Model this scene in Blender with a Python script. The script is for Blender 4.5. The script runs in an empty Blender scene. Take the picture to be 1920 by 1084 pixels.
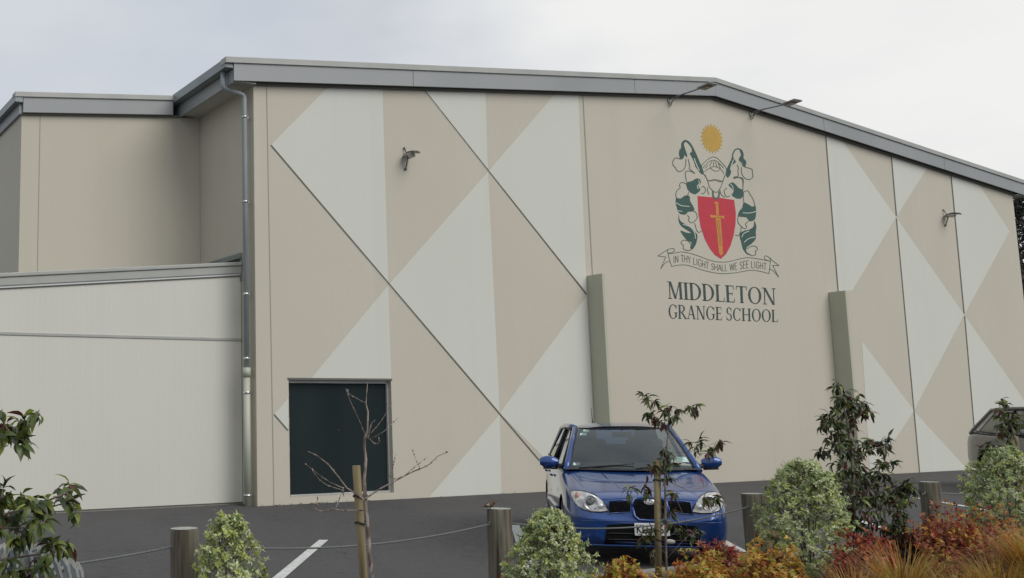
import bpy, bmesh, math, random
from math import sin, cos, pi, radians, sqrt, atan2, hypot
from mathutils import Vector, Matrix
from mathutils.bvhtree import BVHTree
R = random.Random(7)
sc = bpy.context.scene
col = sc.collection

# ------------------------------------------------------------------ camera
F, PX, PITCH, ROLL, PY = 1962.556, 437.468, 0.1342, -0.007, 507.24
CZ = 1.6
r0 = Vector((1, 0, 0)); dn0 = Vector((0, sin(PITCH), -cos(PITCH))); FW = Vector((0, cos(PITCH), sin(PITCH)))
RT = r0*cos(ROLL) - dn0*sin(ROLL); DN = r0*sin(ROLL) + dn0*cos(ROLL)
CAM = Vector((0, 0, CZ))
cd = bpy.data.cameras.new('camera'); cam = bpy.data.objects.new('camera', cd); col.objects.link(cam)
cd.sensor_width = 36; cd.sensor_fit = 'HORIZONTAL'; cd.lens = F/1920*36
cd.shift_x = (960-PX)/1920; cd.shift_y = -(542-PY)/1920
cd.clip_start = 0.1; cd.clip_end = 2000
m = Matrix.Identity(4)
for i in range(3):
    m[i][0] = RT[i]; m[i][1] = -DN[i]; m[i][2] = -FW[i]; m[i][3] = CAM[i]
cam.matrix_world = m
sc.camera = cam

# ------------------------------------------------------------------ sky, sun, exposure
SUN_AZ, SUN_EL = Vector((0.70, -0.72, 0)).normalized(), radians(41)
w = bpy.data.worlds.new('World'); sc.world = w; w.use_nodes = True
nt = w.node_tree; N = nt.nodes; L = nt.links; N.clear()
out = N.new('ShaderNodeOutputWorld')
sky = N.new('ShaderNodeTexSky'); sky.sky_type = 'NISHITA'; sky.sun_disc = False
sky.sun_elevation = SUN_EL; sky.sun_rotation = atan2(SUN_AZ.x, SUN_AZ.y); sky.dust_density = 3
b1 = N.new('ShaderNodeBackground'); b1.inputs[1].default_value = 0.09
L.new(sky.outputs[0], b1.inputs[0])
tc = N.new('ShaderNodeTexCoord')
mp = N.new('ShaderNodeMapping'); mp.inputs['Scale'].default_value = (1, 1, 2.2); L.new(tc.outputs['Generated'], mp.inputs[0])
n1 = N.new('ShaderNodeTexNoise'); n1.inputs['Scale'].default_value = 3.0; n1.inputs['Detail'].default_value = 6; n1.inputs['Roughness'].default_value = .5
L.new(mp.outputs[0], n1.inputs['Vector'])
dt = N.new('ShaderNodeVectorMath'); dt.operation = 'DOT_PRODUCT'; dt.inputs[1].default_value = Vector((0.62, .74, .25)).normalized()
L.new(tc.outputs['Generated'], dt.inputs[0])
mr = N.new('ShaderNodeMapRange'); mr.inputs[1].default_value = .78; mr.inputs[2].default_value = .985; mr.inputs[3].default_value = -.05; mr.inputs[4].default_value = .62
L.new(dt.outputs['Value'], mr.inputs[0])
ad = N.new('ShaderNodeMath'); ad.operation = 'MULTIPLY_ADD'; ad.inputs[1].default_value = .9; L.new(n1.outputs[0], ad.inputs[0]); L.new(mr.outputs[0], ad.inputs[2])
cr = N.new('ShaderNodeValToRGB'); e = cr.color_ramp.elements
e[0].position = .25; e[0].color = (.54, .585, .645, 1); e[1].position = 1.0; e[1].color = (.81, .81, .80, 1)
k_ = e.new(.5); k_.color = (.60, .625, .665, 1); k_ = e.new(.72); k_.color = (.72, .735, .75, 1)
L.new(ad.outputs[0], cr.inputs[0])
b2 = N.new('ShaderNodeBackground'); L.new(cr.outputs[0], b2.inputs[0]); b2.inputs[1].default_value = 1.0
mx = N.new('ShaderNodeMixShader')
m2 = N.new('ShaderNodeMapRange'); m2.inputs[1].default_value = .3; m2.inputs[2].default_value = .55; m2.inputs[3].default_value = .86; m2.inputs[4].default_value = 1
L.new(n1.outputs[0], m2.inputs[0]); L.new(m2.outputs[0], mx.inputs[0]); L.new(b1.outputs[0], mx.inputs[1]); L.new(b2.outputs[0], mx.inputs[2])
L.new(mx.outputs[0], out.inputs[0])
sd = bpy.data.lights.new('sun', 'SUN'); so = bpy.data.objects.new('sun', sd); col.objects.link(so)
sd.energy = 1.7; sd.angle = radians(42); sd.color = (1, .965, .91)
sdir = Vector((SUN_AZ.x*cos(SUN_EL), SUN_AZ.y*cos(SUN_EL), sin(SUN_EL)))
so.rotation_euler = sdir.to_track_quat('Z', 'Y').to_euler(); so.location = sdir*60
sc.view_settings.view_transform = 'Standard'; sc.view_settings.look = 'None'
sc.view_settings.exposure = 0.12; sc.view_settings.gamma = 1

# ------------------------------------------------------------------ geometry helpers
def ray(u, v): return (FW*F + RT*(u-PX) + DN*(v-PY)).normalized()
def ground(u, v, z=0.0):
    r = ray(u, v); return CAM + r*((z-CZ)/r.z)
def at(u, v, y):
    r = ray(u, v); return CAM + r*(y/r.y)
PHI = 0.453
WA = Vector((cos(PHI), sin(PHI), 0)); WN = Vector((sin(PHI), -cos(PHI), 0)); W0 = Vector((0.384, 18.227, 0))
HE, HR, WW = 7.433, 8.688, 23.699
def wpt(s, z, o=0.0): return W0 + WA*s + WN*o + Vector((0, 0, z))       # o = metres out in front of the wall
def onwall(u, v, o=0.0):                                                # -> (s, z) on the plane o in front of the wall
    r = ray(u, v); base = W0 + WN*o; t = (base-CAM).dot(WN)/r.dot(WN); p = CAM + r*t - W0
    return p.dot(WA), p.z
def rake(s):
    c = WW/2; return HE + (HR-HE)*(1-abs(s-c)/c)

class MB:
    def __init__(s): s.v = []; s.f = []; s.m = []; s.sm = []
    def poly(s, pts, mi=0, smooth=False):
        b = len(s.v); s.v += [tuple(p) for p in pts]; s.f.append(tuple(range(b, b+len(pts)))); s.m.append(mi); s.sm.append(smooth)
    def hexa(s, c, mi=0):       # c: 8 points, bottom 4 (ccw) then top 4
        b = len(s.v); s.v += [tuple(p) for p in c]
        for f in ((3, 2, 1, 0), (4, 5, 6, 7), (0, 1, 5, 4), (1, 2, 6, 5), (2, 3, 7, 6), (3, 0, 4, 7)):
            s.f.append(tuple(b+i for i in f)); s.m.append(mi); s.sm.append(False)
    def box(s, c, d, mi=0, M=None):
        x, y, z = c; a, b_, h = d[0]/2, d[1]/2, d[2]/2
        P = [Vector((x+i*a, y+j*b_, z+k*h)) for k in (-1, 1) for i, j in ((-1, -1), (1, -1), (1, 1), (-1, 1))]
        if M is not None: P = [M @ p for p in P]
        s.hexa(P, mi)
    def prism(s, pts, d, mi=0):     # polygon extruded by vector d
        n = len(pts); b = len(s.v); s.v += [tuple(p) for p in pts] + [tuple(Vector(p)+d) for p in pts]
        s.f.append(tuple(b+i for i in range(n))); s.m.append(mi); s.sm.append(False)
        s.f.append(tuple(b+n+i for i in reversed(range(n)))); s.m.append(mi); s.sm.append(False)
        for i in range(n):
            j = (i+1) % n; s.f.append((b+i, b+n+i, b+n+j, b+j)); s.m.append(mi); s.sm.append(False)
    def tube(s, pts, rad, mi=0, n=8, cap=True):
        pts = [Vector(p) for p in pts]; K = len(pts)
        if not hasattr(rad, '__len__'): rad = [rad]*K
        b = len(s.v); pr = None
        for i, p in enumerate(pts):
            t = (pts[min(i+1, K-1)] - pts[max(i-1, 0)])
            t = t.normalized() if t.length > 1e-9 else Vector((0, 0, 1))
            if pr is None:
                a = Vector((0, 0, 1)) if abs(t.z) < .9 else Vector((1, 0, 0)); x = t.cross(a).normalized()
            else:
                x = (pr - t*pr.dot(t)).normalized()
            pr = x; y = t.cross(x)
            for k in range(n):
                a = 2*pi*k/n; s.v.append(tuple(p + x*(cos(a)*rad[i]) + y*(sin(a)*rad[i])))
        for i in range(K-1):
            for k in range(n):
                j = (k+1) % n; s.f.append((b+i*n+k, b+i*n+j, b+(i+1)*n+j, b+(i+1)*n+k)); s.m.append(mi); s.sm.append(True)
        if cap:
            s.f.append(tuple(b+k for k in reversed(range(n)))); s.m.append(mi); s.sm.append(False)
            s.f.append(tuple(b+(K-1)*n+k for k in range(n))); s.m.append(mi); s.sm.append(False)
    def grid(s, rows, mi=0, smooth=True, closed=False):
        b = len(s.v); n = len(rows[0])
        for r in rows: s.v += [tuple(p) for p in r]
        for i in range(len(rows)-1):
            for j in range(n if closed else n-1):
                k = (j+1) % n; s.f.append((b+i*n+j, b+i*n+k, b+(i+1)*n+k, b+(i+1)*n+j)); s.m.append(mi); s.sm.append(smooth)
    def ball(s, c, r, mi=0, n=10, k=7):
        if not hasattr(r, '__len__'): r = (r, r, r)
        rows = []
        for i in range(k+1):
            a = -pi/2 + pi*i/k; a = max(-pi/2+.02, min(pi/2-.02, a))
            rows.append([Vector((c[0]+r[0]*cos(a)*cos(2*pi*j/n), c[1]+r[1]*cos(a)*sin(2*pi*j/n), c[2]+r[2]*sin(a))) for j in range(n)])
        s.grid(rows, mi, True, True)
    def leaf(s, p, d, nrm, ln, wd, mi, bend=.25):   # small folded leaf
        d = d.normalized(); x = d.cross(nrm)
        if x.length < 1e-4: x = Vector((1, 0, 0))
        x.normalize(); n = x.cross(d)
        b = len(s.v); q = p + d*ln*.5 + n*ln*bend*.3; e_ = p + d*ln - n*ln*bend*.5
        s.v += [tuple(p), tuple(q + x*wd*.5 + n*wd*.2), tuple(e_), tuple(q - x*wd*.5 + n*wd*.2), tuple(q - n*wd*.05)]
        for f in ((0, 1, 4), (1, 2, 4), (0, 4, 3), (3, 4, 2)):
            s.f.append(tuple(b+i for i in f)); s.m.append(mi); s.sm.append(True)
    def lance(s, p, d, nrm, ln, wd, mi, bend=.5):   # lanceolate leaf curving down, with a folded midrib
        d = d.normalized(); x = d.cross(nrm)
        if x.length < 1e-4: x = Vector((1, 0, 0))
        x.normalize(); n = x.cross(d); b = len(s.v); K = ((0, .06), (.2, .36), (.45, .5), (.72, .36), (1, .02))
        for t, w_ in K:
            q = p + d*ln*t - n*ln*bend*t*t*.6 + n*ln*.08*sin(pi*t); s.v += [tuple(q + x*wd*w_ + n*wd*w_*.35), tuple(q), tuple(q - x*wd*w_ + n*wd*w_*.35)]
        for i in range(len(K)-1):
            a = b+3*i
            for f in ((a, a+1, a+4, a+3), (a+1, a+2, a+5, a+4)): s.f.append(f); s.m.append(mi); s.sm.append(True)
    def build(s, name, mats, parent=None, loc=None, origin=None):
        me = bpy.data.meshes.new(name)
        V = s.v
        if origin is not None: V = [(a-origin[0], b-origin[1], c-origin[2]) for a, b, c in V]
        me.from_pydata(V, [], s.f); 
        if not isinstance(mats, (list, tuple)): mats = [mats]
        for mm in mats: me.materials.append(mm)
        me.polygons.foreach_set('material_index', s.m); me.polygons.foreach_set('use_smooth', s.sm); me.update()
        o = bpy.data.objects.new(name, me); col.objects.link(o)
        if origin is not None: o.location = origin
        if loc is not None: o.location = loc
        if parent is not None:
            o.parent = parent
        return o
def tag(o, label=None, cat=None, group=None, kind=None):
    if label: o['label'] = label
    if cat: o['category'] = cat
    if group: o['group'] = group
    if kind: o['kind'] = kind
    return o
def thing(name, label, cat, loc=(0, 0, 0), rz=0, group=None):
    o = bpy.data.objects.new(name, None); col.objects.link(o); o.location = loc; o.rotation_euler = (0, 0, rz); o.empty_display_size = .2
    return tag(o, label, cat, group)
def bevel(o, wd=.01, seg=2):
    md = o.modifiers.new('bevel', 'BEVEL'); md.width = wd; md.segments = seg; md.limit_method = 'ANGLE'; return o

# ------------------------------------------------------------------ materials
def mat(name, c, rough=.7, metal=0, noise=None, bump=None, coat=0, spec=.5, trans=0, sss=0):
    """noise: list of (scale xyz, detail, colour2, lo, hi) mixed in; bump: (scale, strength, dist)"""
    M = bpy.data.materials.new(name); M.use_nodes = True; nt = M.node_tree; N = nt.nodes; L = nt.links
    b = N['Principled BSDF']; b.inputs['Base Color'].default_value = (*c, 1); b.inputs['Roughness'].default_value = rough
    b.inputs['Metallic'].default_value = metal; b.inputs['Coat Weight'].default_value = coat; b.inputs['Specular IOR Level'].default_value = spec
    tc = N.new('ShaderNodeTexCoord'); last = None
    for q in (noise or []):
        scl, det, c2, lo, hi = q
        mp = N.new('ShaderNodeMapping'); mp.inputs['Scale'].default_value = scl if hasattr(scl, '__len__') else (scl,)*3
        L.new(tc.outputs['Object'], mp.inputs[0])
        n = N.new('ShaderNodeTexNoise'); n.inputs['Scale'].default_value = 1; n.inputs['Detail'].default_value = det; L.new(mp.outputs[0], n.inputs['Vector'])
        r = N.new('ShaderNodeMapRange'); r.inputs[1].default_value = lo; r.inputs[2].default_value = hi; L.new(n.outputs[0], r.inputs[0])
        x = N.new('ShaderNodeMix'); x.data_type = 'RGBA'; L.new(r.outputs[0], x.inputs[0])
        if last is None: x.inputs[6].default_value = (*c, 1)
        else: L.new(last, x.inputs[6])
        x.inputs[7].default_value = (*c2, 1); last = x.outputs[2]
    if last: L.new(last, b.inputs['Base Color'])
    if bump:
        scl, st, dist = bump
        mp = N.new('ShaderNodeMapping'); mp.inputs['Scale'].default_value = scl if hasattr(scl, '__len__') else (scl,)*3
        L.new(tc.outputs['Object'], mp.inputs[0])
        n = N.new('ShaderNodeTexNoise'); n.inputs['Scale'].default_value = 1; n.inputs['Detail'].default_value = 5; L.new(mp.outputs[0], n.inputs['Vector'])
        bp = N.new('ShaderNodeBump'); bp.inputs['Strength'].default_value = st; bp.inputs['Distance'].default_value = dist
        L.new(n.outputs[0], bp.inputs['Height']); L.new(bp.outputs[0], b.inputs['Normal'])
    return M
def leafmat(name, c, rough=.45, tr=.25):
    M = mat(name, c, rough, noise=[(35, 2, tuple(k*.6 for k in c), .35, .7)], spec=.4)
    nt = M.node_tree; N = nt.nodes; L = nt.links; b = N['Principled BSDF']; o = N['Material Output']
    t = N.new('ShaderNodeBsdfTranslucent'); t.inputs[0].default_value = (min(1, c[0]*1.6), min(1, c[1]*1.7), c[2]*1.2, 1)
    x = N.new('ShaderNodeMixShader'); x.inputs[0].default_value = tr; L.new(b.outputs[0], x.inputs[1]); L.new(t.outputs[0], x.inputs[2]); L.new(x.outputs[0], o.inputs[0])
    return M
BE = (.527, .491, .412); BE2 = (.497, .467, .388)
m_beige = mat('beige painted concrete', BE, .85, noise=[((.35, .35, .25), 3, BE2, .35, .7), ((1.2, 1.2, .12), 4, (.485, .455, .37), .48, .8), ((2.5, 2.5, .06), 4, (.48, .45, .365), .55, .8), ((.9, .9, .9), 3, (.52, .478, .40), .52, .72), (25, 3, (.50, .465, .38), .4, .8)], bump=(30, .15, .01))
m_white = mat('pale grey painted concrete', (.595, .60, .545), .85, noise=[((.4, .4, .25), 3, (.57, .58, .52), .35, .7), ((2.5, 2.5, .06), 4, (.56, .565, .51), .52, .8), (25, 3, (.575, .58, .525), .4, .8)], bump=(30, .15, .01))
m_joint_shade = mat('dark joint and barge shade', (.13, .13, .11), .9)  # dark joints; same colour stands in for shade under the barges
m_seam = mat('sealed panel joint', (.30, .29, .24), .9)
m_pil = mat('sage grey painted pilaster', (.45, .455, .36), .85, noise=[((2, 2, .5), 4, (.415, .42, .33), .4, .75)])
m_fascia = mat('grey metal fascia', (.295, .305, .31), .5, .1, noise=[((.5, .5, .5), 3, (.265, .278, .28), .35, .7)])
m_cap = mat('grey roof capping', (.37, .375, .35), .5, .1, noise=[(2, 3, (.32, .33, .31), .35, .7)])
m_gutter = mat('green grey gutter', (.22, .255, .255), .4, .2, noise=[(2, 3, (.18, .21, .21), .35, .7)])
m_soffit = mat('soffit board', (.42, .42, .38), .85, noise=[(1, 2, (.38, .38, .34), .4, .7)])
m_roof = mat('roof iron', (.25, .27, .27), .5, .2, noise=[(1, 3, (.21, .23, .23), .4, .7)])
m_clad = mat('off white ribbed cladding', (.59, .585, .525), .6, noise=[((.6, .6, .3), 3, (.565, .56, .50), .35, .7), ((6, 6, .15), 3, (.565, .56, .505), .5, .8)])
m_plinth = mat('concrete plinth', (.35, .34, .31), .95, noise=[(4, 4, (.2, .2, .18), .4, .7)], bump=(40, .4, .01))
m_strip = mat('pale flashing strip', (.6, .62, .6), .4, .2)
m_galv = mat('galvanised pipe', (.34, .37, .38), .55, .25, noise=[((5, 5, 1), 3, (.27, .30, .31), .35, .7)])
m_pvc = mat('pale green plastic pipe', (.42, .44, .36), .5, noise=[((3, 3, .8), 3, (.36, .38, .31), .4, .7)])
m_clip = mat('bright steel bracket', (.7, .72, .72), .25, .8, noise=[(20, 2, (.5, .5, .5), .4, .7)])
m_doorp = mat('dark slate green door paint', (.009, .017, .018), .7, spec=.15, noise=[((1, 1, .4), 3, (.017, .026, .028), .35, .7)])
m_alu = mat('aluminium frame', (.42, .43, .41), .45, .3, noise=[(3, 3, (.36, .37, .35), .4, .7)])
m_lamp = mat('dark lamp housing', (.075, .073, .07), .4, .4, noise=[(10, 2, (.06, .06, .055), .4, .7)])
m_lens = mat('lamp glass', (.5, .5, .45), .15, 0, noise=[(8, 2, (.4, .4, .36), .4, .7)])
m_arm = mat('lamp arm steel', (.22, .21, .21), .4, .6, noise=[(10, 2, (.11, .11, .11), .4, .7)])
m_green = mat('dark green sign paint', (.035, .085, .07), .7, noise=[(6, 3, (.045, .10, .085), .4, .7)])
m_line = mat('grey green sign line paint', (.085, .115, .095), .7, noise=[(6, 3, (.11, .14, .115), .4, .7)])
m_red = mat('red sign paint', (.50, .035, .055), .7, noise=[(5, 3, (.45, .035, .055), .4, .7)])
m_gold = mat('gold sign paint', (.50, .31, .06), .7, noise=[(5, 3, (.44, .28, .06), .4, .7)])
m_orange = mat('orange sign paint', (.56, .25, .05), .7, noise=[(5, 3, (.5, .22, .05), .4, .7)])
m_letter = mat('dark slate lettering paint', (.035, .06, .058), .7, noise=[(6, 3, (.045, .07, .065), .4, .7)])
m_wood = mat('weathered timber post', (.20, .18, .14), .95, noise=[((16, 16, 1.0), 5, (.075, .062, .045), .38, .62), ((45, 45, 1.5), 3, (.04, .03, .02), .58, .66), ((3, 3, 1.5), 3, (.10, .115, .07), .5, .75)], bump=((60, 60, 3), .6, .01))
m_woodtop = mat('cut post top', (.36, .37, .33), .9, noise=[(30, 4, (.24, .24, .20), .4, .7)])
m_stake = mat('pale pine stake', (.24, .19, .10), .9, noise=[((30, 30, 1.5), 4, (.13, .105, .06), .4, .7)], bump=((80, 80, 4), .4, .005))
m_wire = mat('galvanised wire rope', (.15, .165, .16), .7, .2, noise=[(80, 2, (.10, .11, .11), .4, .7)])
m_bark = mat('brown grey bark', (.11, .085, .065), .9, noise=[((30, 30, 8), 4, (.19, .165, .14), .45, .65)])
m_barkp = mat('pale mottled bark', (.30, .25, .215), .9, noise=[((25, 25, 12), 4, (.11, .08, .065), .45, .62)])
m_rubber = mat('black rubber tie', (.02, .02, .02), .6, noise=[(20, 2, (.03, .03, .03), .4, .7)])
m_line_w = mat('worn white road paint', (.60, .61, .58), .8, noise=[(9, 5, (.46, .46, .44), .42, .7), (45, 4, (.22, .22, .22), .58, .68)])
m_rock = mat('pale stone', (.42, .39, .38), .9, noise=[(12, 4, (.3, .27, .26), .4, .7)], bump=(30, .5, .01))

def asphalt():
    M = mat('asphalt', (.053, .050, .052), .93, noise=[(.25, 4, (.066, .063, .064), .35, .65), ((1.2, .35, 1), 5, (.041, .039, .041), .5, .72), ((.5, 2.5, 1), 6, (.034, .033, .034), .62, .78), (6, 5, (.068, .065, .065), .45, .7), (28, 3, (.085, .082, .082), .56, .66), (70, 2, (.15, .145, .14), .62, .72), (7, 8, (.03, .03, .03), .66, .70)], bump=(140, .5, .005))
    return M
m_asph = asphalt()
m_mulch = mat('bark mulch soil', (.055, .035, .022), .97, noise=[(18, 5, (.11, .075, .05), .45, .65), (60, 3, (.02, .014, .01), .5, .7)], bump=(50, 1, .03))
m_conc = mat('concrete kerb', (.30, .29, .27), .9, noise=[(5, 4, (.22, .21, .19), .4, .7)], bump=(60, .4, .005))

# ------------------------------------------------------------------ ground
g = MB()
NX = 40
g.poly([(-300, -60, 0), (300, -60, 0), (300, 500, 0), (-300, 500, 0)])
tag(g.build('ground', m_asph), kind='structure')
# bollard line, parallel to the wall
PA = Vector((-.34, 7.5, 0)); PD = Vector((2.76, 1.43, 0))
_t = [ground(u, v, .785) for u, v in ((347.5, 991), (935, 954), (1414, 926), (1743, 904))]
PA = Vector((_t[0].x, _t[0].y, 0)); PD = Vector(((_t[3].x-_t[0].x)/3, (_t[3].y-_t[0].y)/3, 0)); POSTS = [PA - PD] + [Vector((p.x, p.y, 0)) for p in _t] + [PA + PD*4]
print('POSTS', [tuple(round(q, 2) for q in p) for p in POSTS])
pn = Vector((PD.y, -PD.x, 0)).normalized()
def along(k, o): return PA + PD*k + pn*o     # o towards the camera
b = MB(); rows = []
for o in (-.28, -.12, .4, 1.2, 2.5, 4.5):
    rows.append([along(k*.25, o) + Vector((0, 0, .02 + (.06 + .05*sin(k*1.3+o*2) + .04*sin(k*.7+o) if -.2 < o < 4 else 0))) for k in range(-10, 34)])
b.grid(rows, 0)
tag(b.build('garden_bed', m_mulch), kind='structure')
b = MB(); q = [along(-2.5, -.28), along(8.4, -.28), along(8.4, -.40), along(-2.5, -.40)]
b.prism(q, Vector((0, 0, .10))); tag(bevel(b.build('kerb', m_conc), .015), kind='structure')
def pline(p, q, wd=.115, z=.005):
    d = (q-p).normalized(); n = Vector((-d.y, d.x, 0))*wd/2; b = MB(); b.poly([p-n+Vector((0, 0, z)), p+n+Vector((0, 0, z)), q+n+Vector((0, 0, z)), q-n+Vector((0, 0, z))][::-1])
    b.f = [b.f[0]]; o = b.build('parking_line', m_line_w); tag(o, kind='structure'); return o
D13 = Vector((sin(radians(13)), cos(radians(13)), 0))
e1 = ground(607, 1013); pline(e1, e1 - D13*4.6)
e2 = ground(966, 985); pline(e2, e2 - D13*4.6)
for k in (1, 2): pline(e2 + (e2-e1)*k, e2 + (e2-e1)*k - D13*4.6)
pline(ground(1716, 934), ground(1860, 959), .11, .009)

# ------------------------------------------------------------------ sports hall
hall = thing('sports_hall', 'large gabled hall of beige concrete panels with pale diamond pattern behind the car park', 'building', tuple(W0))
def P(o): o.parent = hall; o.matrix_parent_inverse = Matrix.Translation(-W0); return o
dl, dz1 = onwall(541, 712); dr_, _ = onwall(733, 712); dzb = .12
b = MB()
c_ = WW/2
b.poly([wpt(0, -.2), wpt(dl, -.2), wpt(dl, rake(dl)), wpt(0, HE)])
b.poly([wpt(dl, dz1), wpt(dr_, dz1), wpt(dr_, rake(dr_)), wpt(dl, rake(dl))])
b.poly([wpt(dl, -.2), wpt(dr_, -.2), wpt(dr_, dzb), wpt(dl, dzb)])
b.poly([wpt(dr_, -.2), wpt(WW, -.2), wpt(WW, HE), wpt(c_, HR), wpt(dr_, rake(dr_))])
RV = .17   # reveal
b.poly([wpt(dl, dzb), wpt(dl, dzb, -RV), wpt(dl, dz1, -RV), wpt(dl, dz1)])
b.poly([wpt(dr_, dzb), wpt(dr_, dz1), wpt(dr_, dz1, -RV), wpt(dr_, dzb, -RV)])
b.poly([wpt(dl, dz1), wpt(dl, dz1, -RV), wpt(dr_, dz1, -RV), wpt(dr_, dz1)])
b.poly([wpt(dl, dzb), wpt(dr_, dzb), wpt(dr_, dzb, -RV), wpt(dl, dzb, -RV)])
def wp(px, o=.003):
    r = []
    for u, v in px:
        s, z = onwall(u, v, o); z = min(z, rake(s)-.002); r.append(wpt(s, max(z, .004), o))
    return r
diam = [[(615, 160), (717, 160), (728, 535), (508, 272)],
        [(728, 535), (582, 711.5), (733.5, 711.5)], [(540.5, 747), (514, 777), (540.5, 808)],
        [(915, 322), (728, 535), (937, 775)],
        [(937, 777), (805, 950), (941.5, 950)],
        [(793, 167), (910, 170), (915, 322)],
        [(1041, 173), (1084, 174), (1100, 549), (915, 322)],
        [(1100, 555), (937, 775), (1080, 946), (1121, 946)],
        [(1548.5, 245), (1578, 250), (1680, 407), (1598, 545), (1572, 547)],
        [(1616, 640), (1714, 770), (1636, 908), (1633, 908)],
        [(1671, 285), (1738, 308), (1680.5, 407)],
        [(1681, 409), (1808, 590), (1714, 769)],
        [(1714.5, 772), (1818, 915), (1728, 915)],
        [(1783, 322), (1834, 336), (1893, 434), (1808, 590)],
        [(1809, 592), (1934, 770), (1868, 900), (1837, 905)]]
for q in diam: b.poly(wp(q)[::-1], 1)
def strip(p, q, wpx, mi, o=.006):
    d = Vector((q[0]-p[0], q[1]-p[1])).normalized(); n = (-d.y*wpx/2, d.x*wpx/2)
    b.poly(wp([(p[0]-n[0], p[1]-n[1]), (q[0]-n[0], q[1]-n[1]), (q[0]+n[0], q[1]+n[1]), (p[0]+n[0], p[1]+n[1])], o), mi)
for p, q, wd, mi in (((508, 272), (1012, 864), 2.6, 2), ((1012, 864), (1080, 946), 2.4, 2), ((796, 168), (1100, 552), 2.4, 2), ((514, 777), (540, 807), 2.4, 2),
                     ((500, 158), (514, 948), 1.3, 3), ((1093, 176), (1112.5, 540), 1.6, 3), ((1548, 250), (1572, 550), 2.0, 2), ((1671, 288), (1681, 405), 2, 2), ((1681, 410), (1727, 912), 1.8, 2),
                     ((1783, 325), (1808, 588), 2, 2), ((1809, 593), (1836, 905), 1.8, 2)):
    strip(p, q, wd, mi)
# return face at the left and right corner, back
DB = 24
b.poly([wpt(0, -.2), wpt(0, HE), wpt(0, HE, -DB), wpt(0, -.2, -DB)])
b.poly([wpt(WW, -.2), wpt(WW, -.2, -DB), wpt(WW, HE, -DB), wpt(WW, HE)])
b.poly([wpt(0, -.2, -DB), wpt(0, HE, -DB), wpt(c_, HR, -DB), wpt(WW, HE, -DB), wpt(WW, -.2, -DB)])
P(b.build('wall', [m_beige, m_white, m_joint_shade, m_seam]))
# painted shadow strip under the barge, fascia, capping
FO, FH, OV = .15, .33, .46
def band(name, s0, s1, zlo, zhi, o0, o1, mt, bv=.006):
    b = MB(); 
    for a, c in ((s0, c_), (c_, s1)):
        def Z(s): return HE + (HR-HE)*(1-abs(s-c_)/c_)
        b.hexa([wpt(a, Z(a)+zlo, o1), wpt(c, Z(c)+zlo, o1), wpt(c, Z(c)+zlo, o0), wpt(a, Z(a)+zlo, o0),
                wpt(a, Z(a)+zhi, o1), wpt(c, Z(c)+zhi, o1), wpt(c, Z(c)+zhi, o0), wpt(a, Z(a)+zhi, o0)])
    return P(bevel(b.build(name, mt), bv))
band('fascia', -OV, WW+OV, .02, .02+FH, FO-.03, FO, m_fascia)
band('roof_capping', -OV-.17, WW+OV+.17, .02+FH-.01, .02+FH+.10, FO-.20, FO+.03, m_cap)
for sj in (3.4, 9.3, 15.6, 20.4):
    b = MB(); zc = rake(sj); slab_ = [wpt(sj-.006, zc+.025, FO+.0015), wpt(sj+.006, zc+.025, FO+.0015), wpt(sj+.006, zc+.34, FO+.0015), wpt(sj-.006, zc+.34, FO+.0015)]; b.poly(slab_); P(b.build('lap_joint', m_joint_shade))
b = MB()      # dark strip painted as the shadow under the barge
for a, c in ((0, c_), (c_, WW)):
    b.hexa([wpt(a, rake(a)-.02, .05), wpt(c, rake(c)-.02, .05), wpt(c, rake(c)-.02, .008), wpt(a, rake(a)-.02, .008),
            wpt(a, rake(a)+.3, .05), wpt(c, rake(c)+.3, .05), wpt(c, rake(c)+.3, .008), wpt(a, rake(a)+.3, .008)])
P(b.build('barge_shadow_strip', m_joint_shade))
b = MB()      # roof sheets with ribs
for sg, a, c in ((0, -OV-.1, c_), (1, c_, WW+OV+.1)):
    def Z(s): return HE + (HR-HE)*(1-abs(s-c_)/c_) + .36
    b.hexa([wpt(a, Z(a)-.04, FO-.06), wpt(c, Z(c)-.04, FO-.06), wpt(c, Z(c)-.04, -DB-.3), wpt(a, Z(a)-.04, -DB-.3),
            wpt(a, Z(a), FO-.06), wpt(c, Z(c), FO-.06), wpt(c, Z(c), -DB-.3), wpt(a, Z(a), -DB-.3)])
P(b.build('roof', m_roof))
ZE = HE - (HR-HE)*OV/c_      # height of rake at overhang
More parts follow.
